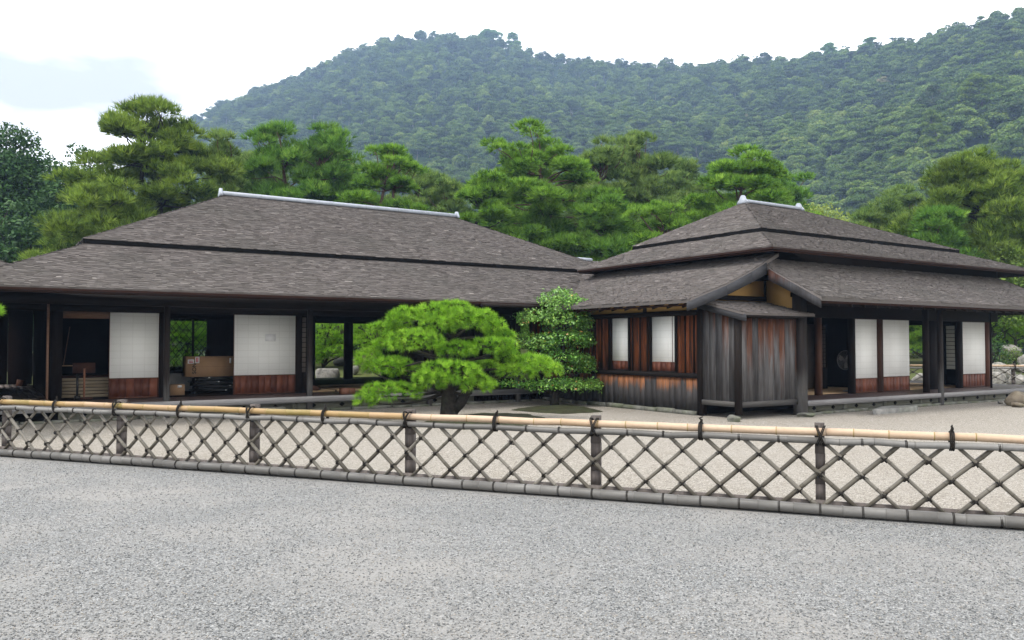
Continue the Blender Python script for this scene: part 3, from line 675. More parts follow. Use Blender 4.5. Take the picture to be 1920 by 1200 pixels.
fa = M(); fa.box((12.33, 12.2, 2.345), (12.37, 18.5, 2.382)); fa.build('fascia', 'fascia', L1)
fa = M(); fa.box((14.7, 10.80, 2.40), (26.9, 10.84, 2.448)); fa.build('fascia', 'fascia', L2)
rf = M(); v = 12.5
while v < 18.6: rf.prism([(12.42, v, 2.38), (12.42, v, 2.31), (13.3, v, 2.61), (13.3, v, 2.70)], (0, .055, 0)); v += 0.46
rf.build('rafters', 'dark_wood', L1)
rf = M(); u = 15.3
while u < 26.5: rf.prism([(u, 10.85, 2.40), (u, 10.85, 2.34), (u, 12.5, 3.2), (u, 12.5, 3.3)], (.055, 0, 0)); u += 0.46
rf.build('rafters', 'dark_wood', L2)
# barge boards following the verge curves
def barge(par, prof, f, ext, mat, d0=0.185, d1=0.25):
    mm = M(); top = [f(o, z - 0.035) for o, z in prof]; n = len(prof); bot = [f(o, z - 0.035 - (d0 + (d1 - d0) * i / (n - 1))) for i, (o, z) in enumerate(prof)]
    for i in range(n - 1): mm.prism([bot[i], bot[i + 1], top[i + 1], top[i]], ext, 0.5)
    return mm.build('barge_board', mat, par)
b1 = [(12.19, 2.445)] + [(o, z - 0.0) for o, z in LP[1:3]] + [(14.62, 3.385)]
barge(L1, b1, lambda o, z: np.array([o, 12.15, z]), (0, 0.035, 0), 'barge')
b2 = [(10.80, 2.52)] + RP[1:3] + [(12.13, 3.25)]
barge(L2, b2, lambda o, z: np.array([14.645, o, z]), (0.035, 0, 0), 'barge_red')
# ochre gable panels in the angle under the two verges
mm = M(); mm.prism([(13.3, 12.76, 2.52), (15.28, 12.76, 2.52), (15.28, 12.76, 3.50), (13.3, 12.76, 2.72)], (0, .04, 0)); mm.build('ochre_panel', 'plaster', RH)
mm = M(); mm.prism([(15.28, 12.755, 2.48), (15.28, 11.70, 2.18), (15.28, 11.70, 2.90), (15.28, 12.755, 3.42)], (.04, 0, 0)); mm.build('ochre_panel', 'plaster', RH)
mm = M(); mm.box((13.0, 12.70, 2.53), (15.27, 12.755, 2.635)); mm.box((15.24, 12.715, 2.635), (15.278, 12.755, 3.1)); mm.build('gable_trim', 'beam', RH)
for (x0, x1, y0, y1) in ((1392, 1408, 524, 531), (1421, 1441, 516, 525)):
    p = at_v(x0, y1, 12.5); q = at_v(x1, y0, 12.5); boxpart(RH, 'purlin_end', (p[0], 12.48, p[2]), (q[0], 12.759, q[2]), 'void')
p = at_u(1483, 556, 15.1); q = at_u(1497, 549, 15.1); boxpart(RH, 'purlin_end', (15.08, q[1], p[2] - .01), (15.279, p[1], q[2] + .02), 'void')
# left wall, looking toward the viewer's left
WU = 13.2
mm = M(); planks_v(mm, 12.85, 19.5, WU, 0.03, 0.09, 0.80, 0.19); mm.build('lower_boards', 'wall_low', RH)
boxpart(RH, 'sill_beam', (WU - .045, 12.83, 0.80), (WU + .03, 19.5, 0.905), 'dark_wood')
boxpart(RH, 'head_beam', (WU - .03, 12.83, 2.18), (WU + .03, 19.5, 2.30), 'dark_wood')
wins = ((13.55, 14.33), (15.14, 15.76))
mm = M(); b = 12.85
for (w0, w1) in wins + ((19.5, 20),): mm = M(); planks_v(mm, b, min(w0 - .06, 19.5), WU + .004, 0.03, 0.905, 2.18, 0.27); b = w1 + .06; mm.build('upper_boards', 'wall_up', RH)
for (b0, b1) in ((12.95, 13.46), (14.44, 15.05), (15.86, 19.4)):      # battens over the joints
    bt = M(); v = b0
    while v < b1: bt.box((WU - .014, v, 0.905), (WU + .003, v + .045, 2.18)); v += 0.265
    bt.build('battens', 'dark_wood', RH)
for i, (w0, w1) in enumerate(wins):
    fr = M(); fr.box((WU - .03, w0 - .06, .905), (WU + .03, w0, 2.18)); fr.box((WU - .03, w1, .905), (WU + .03, w1 + .06, 2.18)); fr.box((WU - .02, w0, .905), (WU + .03, w1, .93))
    o = fr.build('window', 'dark_wood', RH)
    pp = M(); pp.box((WU + .012, w0, 1.14), (WU + .02, w1, 2.18)); pp.build('paper', 'paper', o)
    if i == 0:
        st = M(); st.box((WU + .006, w0 + .10, 1.14), (WU + .0115, w0 + .115, 2.18)); st.build('stile', 'shoji_frame', o)
    kp = M(); planks_v(kp, w0, w1, WU + .01, .02, .93, 1.14, .16); kp.build('board_panel', 'koshi', o)
mm = M(); mm.box((WU + .005, 12.86, 2.30), (WU + .04, 19.5, 2.72)); mm.build('plaster_strip', 'plaster', RH)
mm = M(); [mm.box((WU - .03, v - .05, 2.30), (WU + .004, v + .05, 2.6)) for v in (14.55, 17.2)]; mm.build('short_stud', 'dark_wood', RH)
boxpart(RH, 'corner_post', (WU - .05, 12.70, 0.0), (WU + .09, 12.84, 2.72), 'dark_wood')
mm = M(); v = 12.9
while v < 19: L = rs.uniform(.4, .8); mm.box((WU - .09, v, -.02), (WU + .05, v + L - .02, .085 + rs.uniform(-.02, .015))); v += L
mm.build('footing_stones', 'stone_green', RH)
boxpart(RH, 'inner_lining', (WU + .05, 12.9, 0.0), (WU + .08, 19.5, 2.7), 'inner')
# the bay
BZ0, BZ1 = 0.33, 2.20
mm = M(); planks_u(mm, 13.24, 15.02, 11.70, .03, BZ0 + .02, BZ1, .165); mm.build('bay_front_boards', 'bay', RH)
mm = M()
for i in range(5): v0 = 11.77 + i * .184; mm.prism([(13.17 + rs.uniform(-.003, .003), v0, BZ0 + .02), (13.17, v0 + .18, BZ0 + .02), (13.17, v0 + .18, 2.13 + .238 * (v0 + .18 - 11.42)), (13.17, v0, 2.13 + .238 * (v0 - 11.42))], (.03, 0, 0))
mm.build('bay_side_boards', 'bay', RH)
boxpart(RH, 'bay_corner_post', (13.13, 11.66, 0.08), (13.24, 11.77, 2.24), 'dark_wood')
boxpart(RH, 'bay_end_post', (15.02, 11.60, 0.0), (15.26, 11.80, 2.62), 'post_foot')
mm = M(); mm.box((13.24, 11.675, BZ0 - .10), (15.02, 11.74, BZ0 + .02)); mm.box((13.145, 11.77, BZ0 - .09), (13.21, 12.70, BZ0 + .02)); mm.build('bay_sill', 'sill_grey', RH)
mm = M(); mm.box((13.24, 11.68, 2.09), (15.02, 11.70, 2.2)); mm.build('bay_head', 'dark_wood', RH)
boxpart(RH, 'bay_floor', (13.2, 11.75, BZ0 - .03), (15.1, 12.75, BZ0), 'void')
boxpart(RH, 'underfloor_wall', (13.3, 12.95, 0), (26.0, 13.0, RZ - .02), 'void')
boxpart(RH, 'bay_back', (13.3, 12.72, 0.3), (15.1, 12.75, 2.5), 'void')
mm = M(); sl = [(13.02, 11.42, 2.195), (15.30, 11.42, 2.195), (15.275, 12.70, 2.50), (13.02, 12.70, 2.50)]
mm.quad(sl, .3); mm.quad([np.array(p) - ZV * .05 for p in sl[::-1]], .2); mm.quad([np.array(sl[0]) - ZV * .05, np.array(sl[1]) - ZV * .05, sl[1], sl[0]], .3); mm.quad([np.array(sl[3]) - ZV * .05, np.array(sl[0]) - ZV * .05, sl[0], sl[3]], .3)
shingles(mm, *[sl[i] for i in (0, 1, 3, 2)]); BR = mm.build('bay_roof', 'shingle', RH)
mm = M(); mm.prism([(13.03, 11.38, 2.15), (13.03, 12.72, 2.47), (13.03, 12.72, 2.33), (13.03, 11.38, 2.01)], (.035, 0, 0)); mm.build('barge_board', 'barge', BR)
mm = M(); mm.box((13.08, 11.44, 2.10), (15.05, 11.48, 2.145)); mm.build('fascia', 'dark_wood', BR)
# veranda and doors
mm = M()
for i in range(8): v0 = 11.66 + i * .155; mm.box((15.26, v0, RZ - .04), (26.3, v0 + .15, RZ + rs.uniform(0, .003)))
mm.build('veranda_floor', 'deck', RH)
mm = M()
for i in range(9): u0 = 25.2 + i * .155; mm.box((u0, 12.9, RZ - .04), (u0 + .15, 17.8, RZ + rs.uniform(0, .003)))
mm.build('side_veranda_floor', 'deck_grey', RH)
boxpart(RH, 'edge_beam', (15.26, 11.585, RZ - .11), (26.3, 11.658, RZ + .005), 'grey_board')
boxpart(RH, 'side_edge_beam', (26.3, 11.6, RZ - .12), (26.6, 17.8, RZ + .005), 'grey_board')
skirting(RH, 15.3, 26.2, 11.80, 0.0, RZ - .09, 1.55)
mm = M(); u = 15.3
while u < 26: L = rs.uniform(.35, .8); mm.box((u, 11.62 + rs.uniform(-.05, .02), -.02), (u + L - .02, 11.84, .03 + rs.uniform(-.01, .03))); u += L
mm.build('footing_stones', 'stone_green', RH)
for u, w in ((20.56, .10),): post(RH, u, 11.62, 0.0, 2.72, w)
boxpart(RH, 'eave_beam', (15.26, 11.56, 2.42), (26.3, 11.70, 2.74), 'beam')
boxpart(RH, 'veranda_post', (20.43, 11.9, RZ), (20.55, 12.02, 2.5), 'dark_wood')
boxpart(RH, 'thin_pole', (24.2, 12.2, RZ), (24.24, 12.24, 2.5), 'dark_wood')
DV = 12.70
boxpart(RH, 'lintel', (15.1, DV - .03, 2.19), (25.2, DV + .09, 2.5), 'beam')
shoji_u(RH, 18.57, 19.52, DV, RZ + .01, 2.19, 0.68)
shoji_u(RH, 19.75, 20.97, DV, RZ + .01, 2.19, 0.70)
shoji_u(RH, 23.60, 24.85, DV, RZ + .01, 2.19, 0.69)
for (a, b, mt) in ((18.40, 18.56, 'dark_wood'), (19.53, 19.74, 'post_brown'), (21.95, 22.35, 'dark_wood'), (23.38, 23.58, 'dark_wood'), (24.87, 25.10, 'shoji_frame')):
    boxpart(RH, 'door_post', (a, DV - .03, RZ), (b, DV + .09, 2.19), mt)
boxpart(RH, 'door_post', (17.08, DV - .04, RZ), (17.22, DV + .09, 2.19), 'post_brown')
mm = M(); mm.box((15.1, 12.95, RZ - .03), (25.2, 17.8, RZ + .004)); mm.build('room_floor', 'tatami', RH)
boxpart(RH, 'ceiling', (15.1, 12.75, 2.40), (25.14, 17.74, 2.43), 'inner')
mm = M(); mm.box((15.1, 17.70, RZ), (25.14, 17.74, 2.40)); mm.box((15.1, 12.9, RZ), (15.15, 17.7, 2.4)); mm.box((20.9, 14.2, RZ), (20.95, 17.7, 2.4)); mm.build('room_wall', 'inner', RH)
mm = M(); mm.box((17.6, 14.6, RZ), (18.15, 14.63, 2.1)); mm.box((18.7, 14.65, RZ), (19.6, 14.68, 2.1)); mm.build('inner_panel', 'fusuma', RH)
shoji_lattice_u(RH, 14.5, 19.62, 19.95, RZ, 2.1, .9, name='inner_lattice_door', nv=2)
shoji_lattice_v(RH, 25.05, 12.95, 14.02, RZ, 2.15, .78)
mm = M(); mm.box((25.02, 14.02, RZ), (25.14, 14.36, 2.15)); mm.box((25.02, 15.9, RZ), (25.14, 17.7, 2.15)); mm.box((25.0, 12.9, 2.15), (25.14, 17.7, 2.4)); mm.build('side_wall', 'inner', RH)

# roofs glimpsed behind
TH = thing('link_roof_house', (18.6, 24.0, 0), 'small roof ridge with a pale metal cap peeping over the valley between both houses', 'house')
mm = M(); za, zb = 4.62, 3.6
mm.quad([(17.7, 21.9, zb), (21.5, 21.9, zb), (21.5, 23.8, za), (18.2, 23.8, za)], .3); mm.quad([(21.5, 25.7, zb), (17.7, 25.7, zb), (18.2, 23.8, za), (21.5, 23.8, za)], .3); mm.quad([(17.7, 25.7, zb), (17.7, 21.9, zb), (18.2, 23.8, za)], .3)
shingles(mm, (17.7, 21.9, zb), (21.5, 21.9, zb), (18.2, 23.8, za), (21.5, 23.8, za)); r = mm.build('roof', 'shingle', TH); ridge_cap(r, (18.0, 23.8, za), (18.85, 23.8, za), .2, .1, 0)
mm = M(); mm.box((18.0, 22.3, 0), (21.4, 25.3, 3.7)); mm.build('wall', 'plank_dark', TH)
WH = thing('western_house', tuple(at_d(-180, 645, 24)[:2]) + (0,), 'neighbouring house at the far left edge, only its grey shingle roof corner showing', 'house')
w0 = at_d(-175, 440, 22); 
mm = M(); wl_ = rect(w0[0] - 7, w0[0] + 2.95, 17.6, 27.0, 2.75); wh_ = [np.array((w0[0] - 3, 22.2, 4.5)), np.array((w0[0] - 1.2, 22.2, 4.5)), np.array((w0[0] - 1.2, 22.2, 4.5)), np.array((w0[0] - 3, 22.2, 4.5))]
hip_tier(WH, 'roof', wl_, wh_)
mm = M(); mm.box((w0[0] - 6, 18.8, 0), (w0[0] + 1.9, 26, 2.9)); mm.build('wall', 'plank_dark', WH)

# ------------------------------------------------------------------ bamboo fence
def culm(mm, p0, p1, r, joint=0.33, n=10, sag=0.0, seed=0, ring=1.10, taper=0.0, tone0=None):
    """bamboo pole: swollen rings at the joints, each internode its own tone"""
    p0, p1 = np.asarray(p0, float), np.asarray(p1, float); L = np.linalg.norm(p1 - p0); d = (p1 - p0) / L; rr = np.random.RandomState(seed)
    pts, rad, rn = [p0], [r], []; x = joint * rr.uniform(.3, 1); tone = rr.uniform(.2, .9) if tone0 is None else tone0; t_lo, t_hi = (.05, 1) if tone0 is None else (max(0, tone0 - .22), min(1, tone0 + .22)); off = np.zeros(3)
    while x < L - .03:
        off = np.array([0, 0, rr.uniform(-1, 1) * sag])
        for dx, k in ((-.012, 1.0), (-.004, ring), (.004, ring), (.012, 1.0)): pts.append(p0 + d * (x + dx) + off); rad.append(r * k * (1 - taper * x / L))
        tone = np.clip(tone + rr.uniform(-.28, .28), t_lo, t_hi); rn += [tone, tone * .9, .05, tone * .9]
        x += joint * rr.uniform(.8, 1.2)
    pts.append(p1); rad.append(r * (1 - taper)); rn.append(tone)
    mm.tube(pts, rad, n, True, np.array(rn))
def bamboo_fence(P, s0, s1, name, label, unit, post_s, px_r=1.0, zt=0.745, detail=True, lat_parts=100):
    """P(s, off, z) gives a point along the fence line; off<0 is the side of the viewer"""
    F = thing(name, tuple(P((s0 + s1) / 2)), label, 'fence')
    for k, s in enumerate(post_s):
        mm = M(); a = P(s - .045, .045); n = 6; w = rs.uniform(.04, .05); pts = []; zz = np.linspace(-.02, zt + .075, 7)
        c = P(s, .075); dx = P(1.0) - P(0.0); dn = P(0, 1.0) - P(0, 0.0)
        for z0_, z1_ in zip(zz[:-1], zz[1:]):
            j = rs.uniform(-.004, .004)
            mm.obox(c + ZV * (z0_ + z1_) / 2 + dx * j, dx * w, dn * .04, ZV * (z1_ - z0_) / 2, .4 + j * 30)
        mm.build('fence_post', 'fence_post', F)
    mm = M(); x = s0; i = 0
    while x < s1:                                                  # golden top rail in long culms
        e = min(x + 4.33, s1); culm(mm, P(x, -.005, zt), P(e, -.005, zt), .036 * px_r, .36, 12, .004, 11 + i, tone0=(.30, .22, .80, .88, .82)[min(i, 4)] if detail else .75); x = e; i += 1
    mm.build('top_rail', 'bamboo_gold', F)
    mm = M(); x = s0; i = 0
    while x < s1: e = min(x + 4.33, s1); culm(mm, P(x, -.04, zt - .077), P(e, -.04, zt - .077), .030, .36, 10, .009, 31 + i); x = e; i += 1
    mm.build('second_rail', 'bamboo_rail', F)
    mm = M(); x = s0 + .9; culm(mm, P(s0, -.055, .05), P(x, -.055, .05), .047, .36, 12, .003, 50); i = 0
    while x < s1: e = min(x + 4.33, s1); culm(mm, P(x, -.055 - .0, .05), P(e, -.055, .05), .048, .36, 12, .007, 51 + i); x = e; i += 1
    mm.build('bottom_rail', 'bamboo_rail', F)
    mm = M(); mm.obox(P((s0 + s1) / 2, .03, .06), (P(s1) - P(s0)) / 2, (P(0, 1) - P(0, 0)) * .012, ZV * .055); mm.build('kick_board', 'fence_post', F)
    zb, ztop = .06, zt - .07; nodes = np.arange(math.floor((s0 - post_s[0]) / unit), math.ceil((s1 - post_s[0]) / unit) + 1); ties = []; cnt = 0
    extra = M(); knots = []
    cam_s = post_s[0] + 12
    order = sorted(((abs(post_s[0] + n_ * unit - cam_s), n_, sg) for n_ in nodes for sg in (1, -1)))
    for _, n_, sg in order:
        a = post_s[0] + n_ * unit; e = a + sg * 2 * unit * .965; off = -.012 if sg > 0 else .020
        a2 = a + sg * unit * .06
        t0, t1 = 0.0, 1.0
        lo_, hi_ = (s0, s1)
        for (bb, side) in ((lo_, 0), (hi_, 1)):
            pass
        if max(a2, e) > s1 + .01 or min(a2, e) < s0 - .01: continue
        j = rs.uniform(-.016, .016); j2 = rs.uniform(-.018, .018)
        tgt = M() if cnt < lat_parts else extra
        culm(tgt, P(a2 + j, off, ztop), P(e + j2, off, zb), .0200 * rs.uniform(.82, 1.16), .34, 7, .005, int(n_ * 7 + sg * 3 + 500), 1.07)
        if cnt < lat_parts: tgt.build('lattice_slat', 'bamboo_grey', F)
        cnt += 1
    if extra.n: o = extra.build('lattice_slats', 'bamboo_grey', F); o['kind'] = 'stuff'
    # rope: crossings of the lattice
    for n_ in nodes:
        for lv in range(3):
            s = post_s[0] + (n_ + (.5 if lv != 1 else 0)) * unit; z = ztop + (zb - ztop) * (lv + 1) * .25 * 1.04
            if s0 + .1 < s < s1 - .1: knots.append((abs(s - cam_s), s, z))
    knots.sort(); ex = M(); k = 0
    for _, s, z in knots:
        t = M() if k < 100 else ex
        c = P(s, -.008, z)
        dx = P(1.0) - P(0.0); dn = P(0, -1.0) - P(0, 0.0)
        for sg in (1, -1):                                         # two turns of rope crossing over the joint
            q = [c + dx * (math.cos(w) * .030 * sg * .72 + 0) + ZV * (math.cos(w) * .030 * .72) + dn * (math.sin(w) * .032 + .002) for w in np.linspace(0, 2 * math.pi, 9)]
            t.tube(q, .0065, 5, False)
        t.obox(c + dn * .030 + ZV * .004, dx * .013, dn * .008, ZV * .012)
        for q in range(2):
            e = c + dn * rs.uniform(.02, .035) + dx * rs.uniform(-.05, .05) + ZV * rs.uniform(-.035, .045); t.tube([c + dn * .028, (c + dn * .035 + e) / 2 + ZV * .008, e], .0032, 4, False)
        if k < 100: t.build('rope_knot', 'rope', F)
        k += 1
    if ex.n: o = ex.build('rope_knots', 'rope', F); o['kind'] = 'stuff'
    # bindings of the rails: fine wraps at every node, stout black ones at posts and halfway between
    for n_ in nodes:
        s = post_s[0] + n_ * unit
        if not (s0 + .05 < s < s1 - .05): continue
        big = (n_ % 6 == 0) or (n_ % 6 == 3)
        for (rr_, cz, off, num) in (((.050, .05, -.055, 2)), ((.033, zt - .077, -.04, 2))):
            thin = M(); dn = P(0, 1.0) - P(0, 0.0)                 # two turns as one coil
            w_ = np.linspace(0, 4 * math.pi, 25); thin.tube([P(s + (w / (4 * math.pi) - .5) * .022, off, cz) + dn * math.cos(w) * rr_ + ZV * math.sin(w) * rr_ for w in w_], .0035, 4, False)
            thin.build('rail_wrap', 'rope', F)
        if big:
            t = M(); dn = P(0, 1.0) - P(0, 0.0); dx = P(1.0) - P(0.0); ispost = n_ % 6 == 0
            if ispost:
                for sg in (1, -1):
                    cc = P(s, -.015, zt - .035)
                    for dq in (0, .013):
                        t.tube([cc + dn * math.cos(w) * .062 + ZV * math.sin(w) * .092 + dx * (math.sin(w) * .035 * sg + dq) for w in np.linspace(0, 2 * math.pi, 17)], .0058, 5, False)
            else:
                for dq in (-.014, 0, .014):
                    cc = P(s + dq, -.02, zt - .035)
                    t.tube([cc + dn * math.cos(w) * .056 + ZV * math.sin(w) * .083 for w in np.linspace(0, 2 * math.pi, 17)], .0068, 5, False)
                cc = P(s, -.02, zt + .045); t.tube([cc, cc + ZV * .03 + dx * .008, cc + ZV * .045 + dx * rs.uniform(-.02, .02), cc + ZV * .06 + dx * rs.uniform(-.02, .03)], [.016, .014, .010, .005], 6)
            t.build('rail_binding', 'rope', F)
    return F
UNIT = 2.143 / 6
bamboo_fence(lambda s, off=0.0, z=0.0: FP(s, off, z), -2.2, 15.3, 'bamboo_fence', 'long bamboo lattice fence with golden top rail between the two gravels', UNIT, [.025 + 2.143 * k for k in range(-1, 8)])

# ------------------------------------------------------------------ foliage
def unit(v): return v / (np.linalg.norm(v, axis=-1, keepdims=True) + 1e-9)
def needles(mm, c, d, nb, L, w, spread, rnd):
    """tufts: nb narrow blades fanned in a cone round each direction d at each centre c"""
    N = len(c); c = np.repeat(c, nb, 0); d = np.repeat(unit(d), nb, 0); K = len(c)
    p = rs.normal(size=(K, 3)); p = unit(p - d * (p * d).sum(1, keepdims=True))
    th = spread * np.sqrt(rs.rand(K, 1)); b = d * np.cos(th) + p * np.sin(th)
    sd_ = unit(np.cross(b, rs.normal(size=(K, 3))))
    ln = L * rs.uniform(.7, 1.15, (K, 1))
    V = np.stack([c - sd_ * w / 2, c + sd_ * w / 2, c + b * ln], 1).reshape(-1, 3)
    mm.add(V, np.arange(K * 3).reshape(-1, 3), np.clip(np.repeat(rnd, nb) + rs.normal(0, .07, K), 0, 1))
def leaves(mm, c, nrm, a, rnd, ratio=.55, flop=.6):
    """diamond leaves of length a, facing roughly along nrm"""
    K = len(c); n = unit(unit(nrm) + rs.normal(size=(K, 3)) * flop); t = unit(np.cross(n, rs.normal(size=(K, 3)))); s_ = np.cross(n, t)
    a = a * rs.uniform(.7, 1.25, (K, 1)); w = a * ratio
    V = np.stack([c - t * a / 2, c + s_ * w / 2 - t * a * .05, c + t * a / 2, c - s_ * w / 2 - t * a * .05], 1).reshape(-1, 3)
    mm.add(V, np.arange(K * 4).reshape(-1, 4), np.clip(rnd, 0, 1))
BAS = np.stack([RV, F0, ZV])                                        # rows: right, ahead, up
def pad_points(n, c, r, low=-.25, shell=(.72, 1.05)):
    """points on an upper half-ellipsoid with radii r = (across, deep, high)"""
    q = unit(rs.normal(size=(n * 3, 3))); q = q[q[:, 2] > low][:n]; k = len(q)
    lump = 1 + .13 * np.sin(q[:, 0] * 7 + c[0] * 5) * np.cos(q[:, 1] * 6 + c[1] * 3)
    off = q * r * (rs.uniform(shell[0], shell[1], k) * lump)[:, None]
    return c + off @ BAS, unit(q / (np.asarray(r) / max(r))) @ BAS
def limb(mm, a, b, r0, r1, bend=.1, n=6, seg=8):
    a, b = np.asarray(a, float), np.asarray(b, float); L = np.linalg.norm(b - a); t = np.linspace(0, 1, seg)[:, None]
    o = rs.normal(size=3) * L * bend; o2 = rs.normal(size=3) * L * bend * .4
    pts = a + (b - a) * t + np.sin(t * math.pi) * o + np.sin(t * 2 * math.pi) * o2
    mm.tube(pts, np.linspace(r0, r1, seg), n)
    return pts

# the clipped black pine in the court
PD = (at_z(840, 784) @ F0)
def pp(x, y, dy=0.0): d = PD + dy; return C((x - 960) / FPX * d, d, CAMH + (645 - y) / FPX * d)
base = pp(842, 786); base[2] = 0
BP = thing('clipped_pine', tuple(base), 'bright green clipped pine with cloud-like needle pads on a thick dark trunk', 'pine tree', None)
tr = M()
tr.tube([base + ZV * -.05, base + ZV * .08, pp(842, 762), pp(843, 742), pp(838, 722), pp(846, 690, .1), pp(835, 655, .15), pp(850, 625, .1), pp(838, 600, .1)], [.24, .19, .17, .165, .15, .12, .10, .08, .05], 12)
tr.tube([pp(850, 768), pp(864, 755), pp(874, 735, .05), pp(880, 715, .1), pp(890, 690, .1)], [.13, .115, .11, .09, .07], 10)
PADS = [(763, 598, 38, 18, -.05, 0), (810, 590, 36, 20, .0, 0), (850, 582, 34, 16, .1, 0), (873, 604, 42, 22, -.2, 0), (905, 598, 24, 16, .1, 0), (929, 618, 22, 18, -.05, 0), (822, 612, 30, 15, -.3, 0),
        (779, 642, 54, 21, -.45, 0), (742, 624, 22, 14, .0, 0), (715, 618, 24, 10, .15, 0), (857, 657, 36, 15, -.35, 0), (926, 651, 42, 16, -.3, 0), (952, 668, 20, 14, -.1, 0),
        (735, 687, 36, 15, -.25, 0), (693, 674, 25, 18, .05, 0), (765, 697, 34, 12, .15, 0), (841, 704, 58, 26, -.75, 0), (897, 722, 28, 17, -.7, 0), (806, 715, 30, 15, -.75, 0),
        (735, 737, 56, 17, -.45, 0), (686, 749, 20, 13, -.4, 0), (991, 680, 40, 13, .0, 0), (1022, 695, 30, 15, -.1, 0), (968, 698, 34, 14, -.2, 0), (905, 688, 30, 10, .3, 0), (745, 604, 24, 14, .1, 0), (722, 650, 26, 12, .1, 0), (945, 636, 18, 15, .0, 0), (705, 692, 24, 14, .1, 0)]
nd = M(); sc = PD / FPX
for (x, y, w, h, dy, _) in PADS:
    c = pp(x, y, dy); r = np.array([w * sc, w * sc * .85, h * sc * 1.05]); n = int(185 * (w / 55) * (h / 20) ** .5)
    P_, D_ = pad_points(int(n * 1.05), c, r * .93, -.45, (.82, 1.05))
    needles(nd, P_, D_ + ZV * .25, 34, .125, .0070, 1.05, np.clip(rs.normal(.53, .20, len(P_)), 0, 1))
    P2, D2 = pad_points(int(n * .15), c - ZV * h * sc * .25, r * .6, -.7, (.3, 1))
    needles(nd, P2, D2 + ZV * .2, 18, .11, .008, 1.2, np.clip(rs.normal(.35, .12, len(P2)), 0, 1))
    for k in range(1):
        a = tr.v[0][rs.randint(40, 90)] if True else base
        a = np.array([base[0], base[1], 0]) + ZV * max(.55, c[2] - rs.uniform(.15, .5)); limb(tr, a, c + (rs.rand(3) - .5) * [.3, .3, .05] - ZV * h * sc * .4, .045, .012, .08, 6)
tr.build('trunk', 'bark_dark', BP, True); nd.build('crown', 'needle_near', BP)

# the layered glossy-leaved shrub
bb = at_z(1040, 760); BD_ = bb @ F0
def bp(x, y, dy=0.0): d = BD_ + dy; return C((x - 960) / FPX * d, d, CAMH + (645 - y) / FPX * d)
BS = thing('layered_shrub', tuple(bb), 'glossy dark green broadleaf shrub clipped in tiers, between the pine and the corner house', 'shrub')
tr = M(); tr.tube([bb - ZV * .05, bp(1040, 752), bp(1042, 738), bp(1052, 725), bp(1050, 700), bp(1055, 660), bp(1058, 600), bp(1055, 565)], [.13, .11, .10, .09, .075, .06, .045, .02], 9)
tr.tube([bp(1041, 745), bp(1020, 728), bp(1000, 718), bp(970, 714)], [.06, .05, .04, .02], 7); tr.tube([bp(1045, 742), bp(1068, 730), bp(1095, 722)], [.06, .045, .02], 7)
lf = M(); sc = BD_ / FPX
for (x, y, w, h, dy) in [(1049, 561, 36, 17, 0), (1078, 578, 28, 16, .05), (1060, 572, 40, 16, -.1), (1004, 594, 33, 13, -.1), (1060, 598, 42, 14, -.15), (1091, 606, 18, 12, 0), (1035, 590, 26, 12, .1),
                        (991, 640, 34, 15, -.05), (1060, 634, 46, 12, -.2), (1020, 646, 28, 12, -.15), (1092, 640, 18, 10, .05), (1047, 669, 46, 10, -.2), (1088, 672, 22, 9, -.05), (1104, 684, 14, 12, 0), (1065, 690, 34, 9, .15),
                        (966, 718, 30, 5, -.1), (1022, 722, 28, 9, -.25), (1062, 718, 26, 9, -.25), (1088, 722, 38, 11, -.2), (1050, 615, 30, 12, .35), (1045, 652, 34, 12, .35), (1108, 720, 20, 9, -.15), (1080, 625, 26, 11, .1)]:
    c = bp(x, y + 2, dy); r = np.array([w * sc * 1.12, w * sc * .9, h * sc * 1.25]); n = int(420 * (w / 40) * (h / 20) ** .6)
    P_, D_ = pad_points(n, c, r, -.55, (.7, 1.08)); k = rs.randint(3, 6)
    P_ = np.repeat(P_, 3, 0) + rs.normal(size=(len(P_) * 3, 3)) * .035; D_ = np.repeat(D_, 3, 0)
    rn = np.clip(rs.normal(.50, .22, len(P_)), 0, .93); rn[rs.rand(len(rn)) < .012] = 1.0
    leaves(lf, P_, D_ + ZV * .5, .072, rn, .5, .75)
    limb(tr, bp(1052, min(y + 30, 735), .05), c, .022, .008, .1, 5)
tr.build('trunk', 'bark_dark', BS, True); lf.build('crown', 'leaf_gloss', BS)

